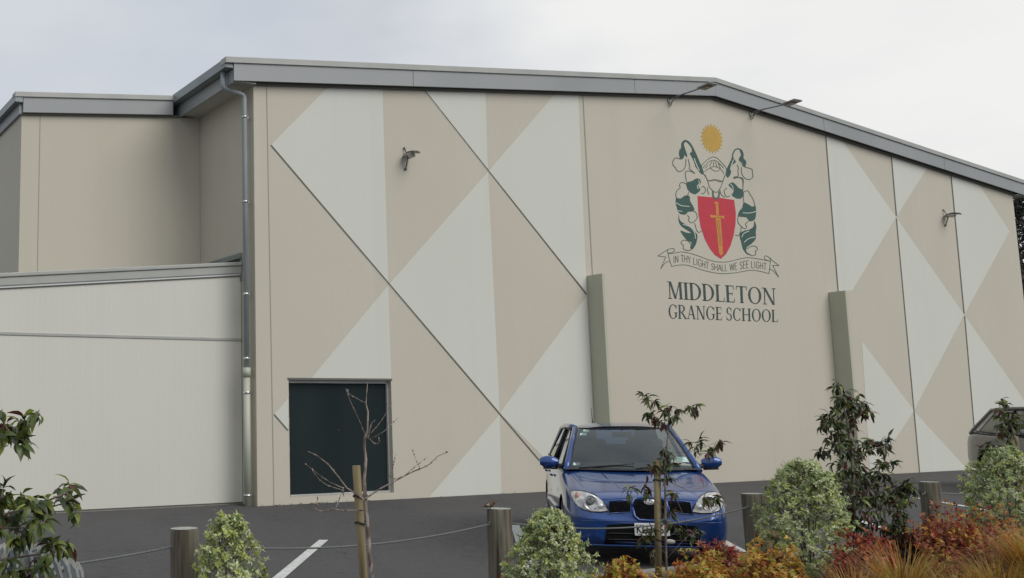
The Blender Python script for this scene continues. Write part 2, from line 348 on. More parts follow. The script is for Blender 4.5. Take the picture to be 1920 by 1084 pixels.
def eave(sgn, s_out, s_in):
    b = MB()
    # soffit boards and eave fascia along the side
    b.hexa([wpt(s_out, ZE+.03, FO-.04), wpt(s_in, ZE+.03, FO-.04), wpt(s_in, ZE+.03, -DB), wpt(s_out, ZE+.03, -DB), wpt(s_out, ZE+.045, FO-.04), wpt(s_in, ZE+.045, FO-.04), wpt(s_in, ZE+.045, -DB), wpt(s_out, ZE+.045, -DB)] if sgn < 0 else
           [wpt(s_in, ZE+.03, FO-.04), wpt(s_out, ZE+.03, FO-.04), wpt(s_out, ZE+.03, -DB), wpt(s_in, ZE+.03, -DB), wpt(s_in, ZE+.045, FO-.04), wpt(s_out, ZE+.045, FO-.04), wpt(s_out, ZE+.045, -DB), wpt(s_in, ZE+.045, -DB)])
    P(b.build('soffit', m_soffit))
    b = MB(); a, c = sorted((s_out, s_out - sgn*.03))
    b.hexa([wpt(a, ZE+.0, FO-.05), wpt(c, ZE+.0, FO-.05), wpt(c, ZE+.0, -DB), wpt(a, ZE+.0, -DB), wpt(a, ZE+.34, FO-.05), wpt(c, ZE+.34, FO-.05), wpt(c, ZE+.34, -DB), wpt(a, ZE+.34, -DB)])
    P(b.build('eave_fascia', m_fascia))
    b = MB(); a, c = sorted((s_out + sgn*.003, s_out + sgn*.16)); zl, zh = ZE+.25, ZE+.42
    # gutter: box with open top
    for (p_, q_) in (((a, zl), (c, zl+.012)), ((a, zl), (a+.012, zh)), ((c-.012, zl), (c, zh))):
        b.hexa([wpt(p_[0], p_[1], FO-.02), wpt(q_[0], p_[1], FO-.02), wpt(q_[0], p_[1], -DB), wpt(p_[0], p_[1], -DB), wpt(p_[0], q_[1], FO-.02), wpt(q_[0], q_[1], FO-.02), wpt(q_[0], q_[1], -DB), wpt(p_[0], q_[1], -DB)])
    b.hexa([wpt(a, zl, FO-.02), wpt(c, zl, FO-.02), wpt(c, zl, FO-.035), wpt(a, zl, FO-.035), wpt(a, zh, FO-.02), wpt(c, zh, FO-.02), wpt(c, zh, FO-.035), wpt(a, zh, FO-.035)])
    P(b.build('gutter', m_gutter))
eave(-1, -OV, 0); eave(1, WW+OV, WW)
# pilasters
for (u, v) in ((1100, 517), (1553, 548)):
    s, z = onwall(u, v); b = MB(); d_, w_ = .42, .07
    b.hexa([wpt(s-.0, -.1, d_), wpt(s+w_, -.1, d_), wpt(s+w_, -.1, .004), wpt(s, -.1, .004), wpt(s, z, d_), wpt(s+w_, z, d_), wpt(s+w_, z, .004), wpt(s, z, .004)])
    P(bevel(b.build('pilaster', m_pil), .008))
# door
b = MB(); do = -RV+.045
s0, s1, z0, z1 = dl+.05, dr_-.05, dzb+.04, dz1-.06
def slab(b, s0, s1, z0, z1, o0, o1, mi=0):
    b.hexa([wpt(s0, z0, o1), wpt(s1, z0, o1), wpt(s1, z0, o0), wpt(s0, z0, o0), wpt(s0, z1, o1), wpt(s1, z1, o1), wpt(s1, z1, o0), wpt(s0, z1, o0)], mi)
mid = (s0+s1)/2
slab(b, s0, s1, z0, z1, do-.04, do)
door = P(bevel(b.build('door', m_doorp), .003)); tag(door, 'dark slate green door')
b = MB(); slab(b, dl, s0-.004, dzb, dz1, -RV, -RV+.09); slab(b, s1+.004, dr_, dzb, dz1, -RV, -RV+.09); slab(b, s0-.004, s1+.004, z1+.004, dz1, -RV, -RV+.09); slab(b, s0-.004, s1+.004, dzb, z0-.004, -RV, -RV+.10)
f_ = bevel(b.build('door_frame', m_alu), .004); f_.parent = door; f_.matrix_parent_inverse = Matrix.Identity(4)
for zf in (.12, .4, .66, .9):
    b = MB(); z = z0+(z1-z0)*zf; slab(b, s0-.03, s0+.012, z-.05, z+.05, do, do+.022); h = bevel(b.build('hinge', m_clip), .004); h.parent = door
b = MB(); slab(b, mid-.01, mid+.012, z0+1.08, z0+1.11, do, do+.01); h = bevel(b.build('handle', m_lamp), .006); h.parent = door
b = MB(); slab(b, dl-.02, dr_+.02, dz1, dz1+.035, .0, .012); P(b.build('lintel_flashing', m_joint_shade))
# downpipe
base = ground(464, 950); bs = base - W0; ps, po = bs.dot(WA), bs.dot(WN)
ps, po = -.125, -.12
zt = ZE-.12
gs = -OV-.08; go = FO-.28
b = MB(); b.tube([wpt(gs, ZE+.26, go), wpt(gs, ZE+.03, go), wpt(gs+.01, ZE-.03, go), wpt(gs+.05, ZE-.055, go-.01), wpt(ps-.07, ZE-.115, po+.01), wpt(ps-.015, ZE-.14, po), wpt(ps, ZE-.19, po), wpt(ps, 2.3, po)], .047, 0, 12)
dp = P(b.build('downpipe', m_galv))
b = MB(); b.tube([wpt(ps, 0, po), wpt(ps, 2.22, po)], .062, 0, 14); b.tube([wpt(ps, 2.2, po), wpt(ps, 2.36, po)], .074, 0, 14)
h = b.build('lower_pipe', m_pvc); h.parent = dp
for z in (6.85, 5.3, 3.65, 2.52, 1.93, .18):
    b = MB(); b.tube([wpt(ps, z-.018, po), wpt(ps, z+.018, po)], .056 if z > 2.3 else .071, 0, 14); b.box((0, 0, 0), (.03, .1, .03), 0, Matrix.Translation(wpt(ps+.07, z, po-.05)) @ Matrix.Rotation(PHI, 4, 'Z'))
    h = b.build('bracket', m_clip); h.parent = dp

# ------------------------------------------------------------------ set-back wing behind and left of the hall
TB = 2.35
wing = thing('side_wing', 'tall beige wing set back to the left of the patterned hall above the low annex', 'building', tuple(wpt(-3.6, 0, -TB)))
def onback(u, v, t=TB):
    return onwall(u, v, -t)
ws, _ = onback(39, 300)
def zr(s): return HE + (HR-HE)/c_*s       # same pitch, carried on
WI = Matrix.Translation(-wing.location)
def PWg(o): o.parent = wing; o.matrix_parent_inverse = WI; return o
zb_r = onback(330, 218)[1]; zb_l = onback(39, 213)[1]
def zf(s): 
    s2 = onback(330, 218)[0]; return zb_l + (zb_r-zb_l)*(s-ws)/(s2-ws)
b = MB()
b.poly([wpt(ws, -.2, -TB), wpt(-.004, -.2, -TB), wpt(-.004, zf(0), -TB), wpt(ws, zf(ws), -TB)])
b.poly([wpt(ws, -.2, -TB), wpt(ws, zf(ws), -TB), wpt(ws, zf(ws), -TB-14), wpt(ws, -.2, -TB-14)])
s_, z_ = onback(72, 400); 
slab(b, s_-.008, s_+.008, 2, zf(s_)-.01, -TB+.0005, -TB+.003, 1)
PWg(b.build('wall', [m_beige, m_seam]))
b = MB(); a, c = ws-.0, -.02
def rb(b, a, c, lo, hi, o0, o1, f=zf):
    b.hexa([wpt(a, f(a)+lo, o1), wpt(c, f(c)+lo, o1), wpt(c, f(c)+lo, o0), wpt(a, f(a)+lo, o0), wpt(a, f(a)+hi, o1), wpt(c, f(c)+hi, o1), wpt(c, f(c)+hi, o0), wpt(a, f(a)+hi, o0)])
rb(b, a, -.62, .0, .30, -TB+.04, -TB+.10); PWg(bevel(b.build('fascia', m_fascia), .005))
b = MB(); rb(b, a-.02, c, -.03, .0, -TB+.003, -TB+.05); PWg(b.build('barge_shadow_strip', m_joint_shade))  # dark strip painted as shade below the wing fascia
b = MB(); rb(b, a-.16, -.62, .29, .385, -TB-.1, -TB+.13); PWg(bevel(b.build('roof_capping', m_cap), .005))
b = MB(); rb(b, a-.12, -.62, .30, .35, -TB-14, -TB+.05); PWg(b.build('roof', m_roof))
b = MB(); slab(b, a-.16, a-.005, zf(a)+.18, zf(a)+.33, -TB-14, -TB+.11); PWg(bevel(b.build('gutter', m_gutter), .01))
b = MB(); slab(b, a-.055, a-.004, zf(a)-.02, zf(a)+.2, -TB-14, -TB+.03); PWg(b.build('eave_fascia', m_fascia))

# ------------------------------------------------------------------ low annex with ribbed cladding
TA = .55
def onann(u, v): return onwall(u, v, -TA)
annex = thing('annex', 'low off white annex with fine vertical ribs and sloping grey parapet left of the downpipe', 'building', tuple(wpt(-4, 0, -TA)))
AI = Matrix.Translation(-annex.location)
def PAx(o): o.parent = annex; o.matrix_parent_inverse = AI; return o
aL = -9.0
(sa, za), (sb, zb) = onann(20, 539.5), onann(450, 516.5)
def zt_(s): return za + (zb-za)*(s-sa)/(sb-sa)
zj = onann(300, 633)[1]; zpl = onann(300, 948.5)[1]
b = MB(); n = 0
def ribs(z0f, z1f):
    pts = []; s = aL; 
    while s < -.01:
        for ds, o in ((0, 0), (.012, .0009), (.026, .0009), (.038, 0)):
            pts.append((min(s+ds, -.01), o))
        s += .10
    pts.append((-.01, 0))
    for (p, q) in zip(pts, pts[1:]):
        if q[0]-p[0] < 1e-5: continue
        b.poly([wpt(p[0], z0f(p[0]), -TA+p[1]), wpt(q[0], z0f(q[0]), -TA+q[1]), wpt(q[0], z1f(q[0]), -TA+q[1]), wpt(p[0], z1f(p[0]), -TA+p[1])])
ribs(lambda s: zpl, lambda s: zj-.02); ribs(lambda s: zj+.02, lambda s: zt_(s)+.02)
PAx(b.build('cladding', m_clad))
b = MB(); slab(b, aL, -.01, zj-.025, zj+.025, -TA-.03, -TA+.016); PAx(bevel(b.build('joint_flashing', m_cap), .006))
b = MB(); slab(b, aL, -.01, -.1, zpl-.03, -TA-.25, -TA+.004); PAx(b.build('plinth', m_plinth))
b = MB(); slab(b, aL, -.01, zpl-.03, zpl, -TA-.25, -TA-.01); PAx(b.build('base_gap', m_joint_shade))
(s3, z3), (s4, z4) = onann(20, 514), onann(450, 490)
ph = ((z3-zt_(s3)) + (z4-zt_(s4)))/2
b = MB(); rb(b, aL, -.01, .03, ph*.72, -TA-.2, -TA+.05, zt_); rb(b, aL, -.01, ph*.72, ph, -TA-.22, -TA+.075, zt_); PAx(bevel(b.build('parapet_capping', m_cap), .012))
b = MB(); rb(b, aL, -.01, .0, .03, -TA-.2, -TA+.03, zt_); PAx(b.build('drip_edge', m_strip))
b = MB(); rb(b, aL, -.01, -.015, .0, -TA-.2, -TA+.022, zt_); PAx(b.build('drip_gap', m_joint_shade))
b = MB()
b.hexa([wpt(aL, zt_(aL)-.1, -TA-.1), wpt(-.01, zt_(0)-.1, -TA-.1), wpt(-.01, zt_(0)-.5, -TB+.01), wpt(aL, zt_(aL)-.5, -TB+.01), wpt(aL, zt_(aL), -TA-.1), wpt(-.01, zt_(0), -TA-.1), wpt(-.01, zt_(0)-.4, -TB+.01), wpt(aL, zt_(aL)-.4, -TB+.01)])
PAx(b.build('roof', m_roof))
# apron flashing on the hall side wall
def onside(u, v, so=-.02):
    base = W0 + WA*so; r = ray(u, v); t = (base-CAM).dot(WA)/r.dot(WA); p = CAM + r*t - W0; return p.dot(WN), p.z
(o1, za1), (o2, za2) = onside(452, 474), onside(393, 492)
b = MB(); b.hexa([wpt(-.03, za1-.5, o1), wpt(-.005, za1-.5, o1), wpt(-.005, za2-.5, o2), wpt(-.03, za2-.5, o2), wpt(-.03, za1, o1), wpt(-.005, za1, o1), wpt(-.005, za2, o2), wpt(-.03, za2, o2)])
b.hexa([wpt(-.16, za1-.13, o1), wpt(-.005, za1-.10, o1), wpt(-.005, za2-.10, o2), wpt(-.16, za2-.13, o2), wpt(-.16, za1-.10, o1), wpt(-.005, za1-.06, o1), wpt(-.005, za2-.06, o2), wpt(-.16, za2-.10, o2)])
PAx(b.build('apron_flashing', m_gutter))

# ------------------------------------------------------------------ lamps on the hall
def flood(u, v, u2, v2, label):
    s, z = onwall(u, v); p0 = wpt(s, z)
    # arm tip lies above the same s, out in front: intersect ray with the vertical plane through s
    r = ray(u2, v2); t = (p0-CAM).dot(WA)/r.dot(WA); p = CAM + r*t - W0; o2, z2 = p.dot(WN), p.z
    T = thing('floodlight', label, 'floodlight', tuple(p0), 0, 'long armed floodlights under the gable'); q = -p0
    def A(o): o.parent = T; o.matrix_parent_inverse = Matrix.Translation(q); return o
    b = MB(); b.tube([wpt(s, z, 0), wpt(s, z, .03)], .05, 0, 14); b.tube([wpt(s, z-.06, .02), wpt(s, z-.12, .06)], .018, 0, 8); A(b.build('wall_plate', m_cap))
    e0 = wpt(s, z+.02, .02); tip = wpt(s, z2-.02, o2-.25)
    b = MB(); b.tube([e0, e0*.97+tip*.03+Vector((0, 0, .02)), tip], .016, 0, 8); b.tube([wpt(s+.05, z-.03, .02), e0*.72+tip*.28], .009, 0, 6); b.tube([wpt(s, z-.14, .02), e0*.85+tip*.15], .009, 0, 6); A(b.build('arm', m_arm))
    d = (wpt(s, z2, o2)-tip).normalized(); Mx = Matrix.Translation(tip + d*.14)
    X = WA; Y = d; Z = X.cross(Y)
    Rm = Matrix.Identity(4)
    for i in range(3): Rm[i][0] = X[i]; Rm[i][1] = Y[i]; Rm[i][2] = Z[i]
    b = MB(); b.box((0, 0, .015), (.26, .34, .035), 0, Mx @ Rm); b.box((0, -.03, .04), (.18, .2, .02), 0, Mx @ Rm); A(bevel(b.build('lamp_head', m_arm), .015))
    b = MB(); b.box((0, 0, -.009), (.22, .29, .010), 0, Mx @ Rm); A(b.build('lamp_glass', m_lens))
    return T
flood(1254, 189, 1334, 157, 'long armed floodlight at the gable peak above the yellow sun emblem')
flood(1407, 214, 1493, 188, 'long armed floodlight on the right slope of the gable, head against the sky')
def wlight(u, v, label):
    s, z = onwall(u, v); p0 = wpt(s, z)
    T = thing('wall_light', label, 'wall light', tuple(p0), 0, 'small dark lamps bracketed to the panels'); q = -p0
    def A(o): o.parent = T; o.matrix_parent_inverse = Matrix.Translation(q); return o
    b = MB(); b.tube([wpt(s-.02, z+.20, .02), wpt(s, z+.08, .07), wpt(s, z-.02, .10), wpt(s, z-.14, .05), wpt(s, z-.22, .015)], .014, 0, 8); b.ball(wpt(s, z-.21, .02), .03); b.ball(wpt(s-.02, z+.2, .02), .02); A(b.build('bracket', m_arm))
    b = MB(); rows = []
    for k in range(7):
        a = k/6; o = .04 + .36*a; zz = z + .03 + .055*sin(pi*min(1, a*1.1)*.9) ; hw = .10*(1-.25*a)
        rows.append([wpt(s-hw, zz-.045+.01*a, o), wpt(s-hw*.8, zz, o), wpt(s, zz+.015, o), wpt(s+hw*.8, zz, o), wpt(s+hw, zz-.045+.01*a, o)])
    b.grid(rows); b.poly(rows[0][::-1]); b.poly(rows[-1]); A(b.build('lamp_head', m_lamp))
    b = MB(); b.poly([r[0]+Vector((0, 0, -.0)) for r in rows] + [r[-1] for r in rows[::-1]]); 
    b.ball(wpt(s, z-.0, .22), (.08, .09, .035)); A(b.build('lamp_glass', m_lens))
    return T
wlight(759, 297, 'small dark wall lamp high on the beige panel above the double door')
wlight(1770, 408, 'small dark wall lamp on the far right diamond panels near the roof edge')

# ------------------------------------------------------------------ painted sign: crest and lettering
sp = onwall(1350, 400); sign = thing('school_sign', 'painted coat of arms with red shield over dark school name on centre panel', 'sign', tuple(wpt(sp[0], 5, 0)))
SI = Matrix.Translation(-sign.location)
def PS(o, par=None):
    if par is None: o.parent = sign; o.matrix_parent_inverse = SI
    else: o.parent = par
    return o
class Draw:
    def __init__(s, o): s.b = MB(); s.o = o
    def P(s, px, mi=0):
        q = [wpt(*onwall(u, v, s.o), s.o) for u, v in px]
        # triangulate robustly
        from mathutils.geometry import tessellate_polygon
        tri = tessellate_polygon([[Vector((u, v, 0)) for u, v in px]])
        b = len(s.b.v); s.b.v += [tuple(p) for p in q]
        for t in tri:
            a, c, d = t; pa, pc, pd = Vector(px[a]), Vector(px[c]), Vector(px[d])
            cr = (pc-pa).cross(pd-pa)
            s.b.f.append((b+a, b+c, b+d) if cr < 0 else (b+a, b+d, b+c)); s.b.m.append(mi); s.b.sm.append(False)
    def Ln(s, px, wd=1.3, mi=0, closed=False):
        pts = [Vector(p) for p in px]
        if closed: pts.append(pts[0])
        # Catmull smoothing
        sp = []
        K = len(pts)
        if K > 2:
            for i in range(K-1):
                p0 = pts[max(i-1, 0)] if not (closed and i == 0) else pts[-2]; p1, p2 = pts[i], pts[i+1]; p3 = pts[min(i+2, K-1)] if not (closed and i == K-2) else pts[1]
                for k in range(4):
                    t = k/4; sp.append(.5*((2*p1) + (p2-p0)*t + (2*p0-5*p1+4*p2-p3)*t*t + (3*p1-p0-3*p2+p3)*t**3))
            sp.append(pts[-1])
        else: sp = pts
        L_, R_ = [], []
        for i, p in enumerate(sp):
            d = sp[min(i+1, len(sp)-1)] - sp[max(i-1, 0)]
            if d.length < 1e-6: d = Vector((1, 0))
            d.normalize(); n = Vector((-d.y, d.x))*wd/2; L_.append(p+n); R_.append(p-n)
        for i in range(len(sp)-1):
            s.b.poly([wpt(*onwall(q.x, q.y, s.o), s.o) for q in (L_[i], L_[i+1], R_[i+1], R_[i])], mi)
    def out(s, name, mt, par=None): return PS(s.b.build(name, mt), par)
def z1_(L_): return [(1225+x/8.34, 220+y/8.34) for x, y in L_]
def z2_(L_): return [(1225+x/7.225, 330+y/7.225) for x, y in L_]
def z3_(L_): return [(1220+x/7.385, 450+y/7.385) for x, y in L_]
def smooth(px, closed=True, k=3):
    n = len(px); o = []
    for i in range(n):
        p0, p1, p2, p3 = [Vector(px[(i+j) % n]) for j in (-1, 0, 1, 2)]
        for q in range(k):
            t = q/k; r = .5*((2*p1) + (p2-p0)*t + (2*p0-5*p1+4*p2-p3)*t*t + (3*p1-p0-3*p2+p3)*t**3); o.append((r.x, r.y))
    return o
d = Draw(.004); c = (915, 335); pts = []
for k in range(44):
    a = 2*pi*k/44; q = 1.0 if k % 2 else .76; pts.append((c[0] + 180*q*cos(a) + 12*sin(a), c[1] + 240*q*sin(a) + 10*cos(a)))
d.P(z1_(pts)); d.out('sun_emblem', m_gold)
left_lobe = [(430, 655), (402, 580), (410, 510), (435, 480), (438, 410), (465, 370), (500, 352), (540, 368), (520, 385), (490, 392), (480, 430), (500, 500), (525, 570), (530, 625), (495, 600), (465, 645)]
right_band = [(540, 368), (580, 400), (630, 480), (680, 590), (730, 710), (765, 785), (792, 885), (745, 880), (700, 820), (660, 770), (640, 700), (600, 620), (570, 560), (600, 545), (600, 490), (560, 425), (520, 385)]
rl = [(1330, 482), (1270, 505), (1235, 570), (1225, 640), (1190, 720), (1155, 790), (1135, 850), (1142, 912), (1165, 945), (1200, 905), (1215, 860), (1215, 800), (1240, 740), (1292, 700), (1262, 650), (1248, 610), (1255, 570), (1290, 512), (1340, 497)]
rr = [(1330, 482), (1382, 508), (1412, 570), (1412, 640), (1447, 680), (1452, 730), (1432, 782), (1380, 742), (1360, 700), (1338, 650), (1372, 590), (1360, 540), (1340, 497)]
bl = [[(450, 90), (520, 70), (580, 35), (630, 45), (645, 90), (610, 140), (640, 185), (600, 230), (560, 248), (500, 220), (460, 170)],
      [(310, 300), (370, 305), (430, 265), (490, 275), (500, 340), (550, 430), (550, 470), (480, 480), (440, 520), (390, 520), (350, 500), (320, 430), (305, 360)],
      [(345, 520), (360, 600), (430, 650), (520, 700), (570, 765), (597, 800), (590, 880), (565, 950), (520, 992), (500, 960), (520, 905), (450, 860), (400, 800), (370, 740), (450, 768), (510, 768), (440, 722), (372, 670), (342, 600)],
      [(1215, 190), (1160, 165), (1100, 100), (1060, 88), (1020, 120), (1055, 160), (1090, 210), (1060, 250), (1110, 295), (1170, 308), (1212, 280)],
      [(1225, 360), (1290, 385), (1340, 415), (1385, 410), (1392, 520), (1370, 595), (1300, 612), (1260, 560), (1150, 545), (1170, 470), (1205, 430)],
      [(1370, 610), (1396, 680), (1388, 760), (1388, 850), (1330, 920), (1272, 960), (1260, 1020), (1310, 1070), (1265, 1055), (1215, 990), (1192, 900), (1172, 830), (1180, 770), (1240, 740), (1310, 722), (1360, 680)]]
LN1 = ([(430, 655), (350, 635), (310, 680), (305, 740), (340, 780), (380, 840), (430, 845), (480, 810), (505, 750), (510, 650)], [(545, 650), (560, 720), (572, 770), (560, 800), (600, 830), (650, 880)], [(650, 880), (600, 850), (530, 840), (500, 870), (510, 950), (520, 1010)], [(1432, 782), (1500, 795), (1545, 820), (1552, 890), (1560, 930), (1500, 975), (1430, 950), (1385, 880), (1375, 780)], [(1310, 740), (1330, 790), (1325, 850), (1330, 910), (1260, 950)], [(1260, 960), (1330, 940), (1390, 950), (1410, 1000), (1400, 1084)])
LN2 = ([(450, 110), (390, 85), (355, 120), (365, 160), (320, 200), (305, 260), (318, 305)], [(650, 160), (680, 140), (710, 190), (680, 240), (650, 230)], [(740, 150), (735, 200), (755, 250)], [(470, 290), (470, 250), (485, 220)], [(480, 480), (560, 480), (595, 540), (575, 600), (510, 635), (475, 590), (490, 570), (460, 530)], [(510, 930), (470, 880), (410, 870), (375, 900), (410, 950), (405, 980), (440, 1005), (500, 1005), (550, 970)], [(560, 640), (575, 690), (590, 740), (620, 765), (660, 740)], [(1090, 30), (1100, 10), (1160, 20), (1210, 60), (1215, 190)], [(1000, 160), (960, 200), (990, 280), (1040, 270)], [(900, 180), (920, 250), (970, 290)], [(1225, 215), (1280, 200), (1310, 250), (1350, 310), (1380, 410)], [(1150, 545), (1145, 620), (1190, 680), (1240, 715), (1265, 690), (1250, 650), (1290, 615)], [(1270, 990), (1330, 950), (1395, 960), (1410, 1000), (1380, 1020), (1390, 1060), (1340, 1080), (1290, 1050)], [(1190, 690), (1185, 750), (1150, 810), (1110, 795)], [(1225, 215), (1222, 300), (1228, 360)])
HL2 = ([(312, 362), (380, 402), (490, 412)], [(330, 470), (390, 480)], [(400, 655), (500, 690), (560, 770), (570, 850)], [(1212, 500), (1300, 502), (1390, 482)], [(1200, 830), (1225, 780), (1300, 745)], [(1230, 900), (1290, 850), (1385, 825)], [(610, 60), (625, 95), (595, 140), (610, 180)], [(1045, 105), (1080, 160), (1070, 240)])
HL1 = ([(640, 640), (660, 700), (690, 770), (720, 830)], [(1255, 660), (1225, 740), (1205, 820)], [(480, 600), (500, 620)], [(1350, 700), (1390, 740)])
def xm(q): return sum(p[0] for p in q)/len(q)
for sd_, in ((0,), (1,)):
    d = Draw(.004); ok1 = lambda q: (xm(q) > 930) == bool(sd_); ok2 = lambda q: (xm(q) > 850) == bool(sd_)
    for q in (left_lobe, right_band, rl, rr):
        if ok1(q): d.P(smooth(z1_(q)))
    for q in bl:
        if ok2(q): d.P(smooth(z2_(q)))
    for q in LN1:
        if ok1(q): d.Ln(z1_(q), 1.5, 1)
    for q in LN2:
        if ok2(q): d.Ln(z2_(q), 1.4, 1)
    d.o = .0065
    for q in HL2:
        if ok2(q): d.Ln(z2_(q), 1.3, 2)
    for q in HL1:
        if ok1(q): d.Ln(z1_(q), 1.5, 2)
    d.out('mantling', [m_green, m_line, m_white])
d = Draw(.0045)
for q in ([(760, 745), (850, 660), (930, 620), (1000, 640), (1080, 720), (1130, 780), (1145, 850), (1110, 940), (1080, 1000), (1020, 1005), (950, 970), (860, 995), (820, 930), (765, 850), (760, 745)], [(780, 790), (850, 710), (930, 670), (1010, 700), (1105, 800)], [(800, 850), (870, 800), (950, 770), (1040, 800), (1110, 880)], [(890, 790), (960, 840), (1040, 830)],
          [(810, 800), (860, 740)], [(880, 770), (915, 690)], [(940, 760), (945, 690)], [(1000, 770), (970, 700)], [(1050, 800), (1020, 720)]):
    d.Ln(z1_(q), 1.15)
for q in ([(700, -20), (735, 60), (770, 160), (850, 222), (910, 160), (940, 80), (975, -20)], [(740, 60), (800, 68), (860, 52), (930, 72)]): d.Ln(z2_(q), 1.2)
for q in ([(795, 200), (820, 215), (820, 270), (850, 300), (850, 328), (800, 285)], [(905, 200), (880, 215), (880, 270), (850, 300), (850, 328), (900, 285)]): d.P(z2_(q))
d.out('helmet', m_line)
d = Draw(.004)
sh = [(600, 270), (700, 280), (810, 290), (850, 328), (890, 292), (990, 310), (1095, 325), (1105, 400), (1118, 500), (1115, 640), (1090, 800), (1045, 950), (985, 1060)]
shl = [(835, 1070), (770, 990), (700, 860), (640, 680), (610, 500)]
d.P(z2_(sh) + [(1351.5, 485.5)] + z2_(shl)); shield = d.out('shield', m_red)
d = Draw(.0065)
d.P(z2_([(842, 560), (912, 560), (945, 1050)]) + [(1352, 480)] + z2_([(890, 1050)])); d.P(z2_([(845, 375), (880, 375), (888, 530), (852, 530)])); d.P(z2_([(825, 350), (880, 352), (885, 385), (835, 385)])); d.P(z2_([(770, 525), (800, 530), (930, 540), (960, 535), (960, 585), (930, 570), (800, 565), (775, 565)]))
sword = d.out('sword', m_orange, shield)
d = Draw(.0085); d.Ln(z2_([(862, 590), (905, 950)]), .8); d.Ln(z2_([(888, 590), (920, 950)]), .8); d.out('sword_outline', mat('ochre sign line', (.32, .12, .04), .7, noise=[(5, 2, (.3, .14, .05), .4, .6)]), shield)
d = Draw(.0045)
top = [(240, 190), (330, 180), (430, 165), (550, 185), (700, 235), (820, 280), (950, 305), (1080, 300), (1200, 270), (1330, 245), (1450, 255), (1560, 275), (1660, 295)]
bot = [(290, 365), (370, 350), (480, 345), (600, 375), (750, 425), (920, 460), (1050, 465), (1200, 450), (1380, 420), (1500, 430), (1640, 465)]
for q in (top, bot, [(330, 160), (320, 120), (250, 130), (230, 165), (280, 180), (330, 150)], [(1570, 230), (1600, 220), (1670, 265), (1650, 290), (1590, 270), (1570, 230)]): d.Ln(z3_(q), 1.1)
for q in ([(240, 190), (290, 365)], [(1660, 295), (1640, 465)], [(240, 130), (100, 220)], [(100, 220), (210, 235)], [(210, 235), (140, 400)], [(140, 400), (200, 320), (265, 295)], [(1640, 250), (1780, 355)], [(1780, 355), (1690, 350)], [(1690, 350), (1730, 430), (1775, 515)], [(1775, 515), (1700, 430), (1650, 400)]): d.Ln(z3_(q), 1.1)
banner = d.out('motto_banner', m_line)
# thin sans strokes for the motto
SG = {'I': (.3, [[(.15, 0), (.15, 1)]]), 'N': (.75, [[(.08, 0), (.08, 1)], [(.08, 1), (.67, 0)], [(.67, 0), (.67, 1)]]), 'T': (.65, [[(.0, 1), (.65, 1)], [(.325, 0), (.325, 1)]]), 'H': (.75, [[(.08, 0), (.08, 1)], [(.67, 0), (.67, 1)], [(.08, .52), (.67, .52)]]),
      'Y': (.68, [[(.0, 1), (.34, .5)], [(.68, 1), (.34, .5)], [(.34, .5), (.34, 0)]]), 'L': (.58, [[(.08, 1), (.08, 0)], [(.08, 0), (.56, 0)]]), 'G': (.8, [[(.72, .82), (.55, .97), (.35, .98), (.14, .8), (.08, .5), (.14, .2), (.35, .02), (.58, .03), (.73, .2), (.73, .45)], [(.45, .47), (.73, .47)]]),
      'S': (.65, [[(.56, .85), (.4, .98), (.2, .95), (.1, .78), (.2, .6), (.42, .48), (.56, .3), (.5, .08), (.3, .0), (.08, .12)]]), 'A': (.72, [[(.0, 0), (.36, 1)], [(.72, 0), (.36, 1)], [(.14, .35), (.58, .35)]]), 'W': (1.0, [[(.0, 1), (.25, 0)], [(.25, 0), (.5, 1)], [(.5, 1), (.75, 0)], [(.75, 0), (1, 1)]]),
      'E': (.6, [[(.08, 0), (.08, 1)], [(.08, 1), (.56, 1)], [(.08, .52), (.5, .52)], [(.08, 0), (.56, 0)]]), ' ': (.34, [])}
def interp(L_, x):
    for p, q in zip(L_, L_[1:]):
        if p[0] <= x <= q[0]: return p[1] + (q[1]-p[1])*(x-p[0])/(q[0]-p[0])
    return L_[0][1] if x < L_[0][0] else L_[-1][1]
txt = 'IN THY LIGHT SHALL WE SEE LIGHT'; tw = sum(SG[c][0]+.12 for c in txt)-.12
d = Draw(.0045); x = 0; sclx = (1605-315)/tw
for ch in txt:
    wch, st = SG[ch]
    for s_ in st:
        px = []
        for (a, q) in s_:
            X = 315 + (x+a)*sclx; t_ = interp(top, X); bo = interp(bot, X); zz = bo - (bo-t_)*(.22+.55*q); px.append((X, zz))
        d.Ln(z3_(px), .95)
    x += wch+.12
d.out('motto_text', m_line, banner)
# serif lettering of the school name
def arc(cx, cy, rx, ry, a0, a1, n=14): return [(cx+rx*cos(radians(a0+(a1-a0)*i/n)), cy+ry*sin(radians(a0+(a1-a0)*i/n))) for i in range(n+1)]
T_, t_n = .155, .06     # thick and thin strokes
def vs(x, w_=T_, ser=True, a=0, b_=1):
    o = [[(x-w_/2, a), (x+w_/2, a), (x+w_/2, b_), (x-w_/2, b_)]]
    if ser:
        for yy in ((a, a+.045), (b_-.045, b_)): o.append([(x-w_/2-.085, yy[0]), (x+w_/2+.085, yy[0]), (x+w_/2+.085, yy[1]), (x-w_/2-.085, yy[1])])
    return o
def hb(x0, x1, y, tip=0, up=1):
    o = [[(x0, y), (x1, y), (x1, y+.05), (x0, y+.05)]]
    if tip: o.append([(x1-.03, y+(.05 if up > 0 else 0)), (x1+.015, y+(.05 if up > 0 else 0)), (x1+.025, y+up*tip), (x1-.0, y+up*tip)])
    return o
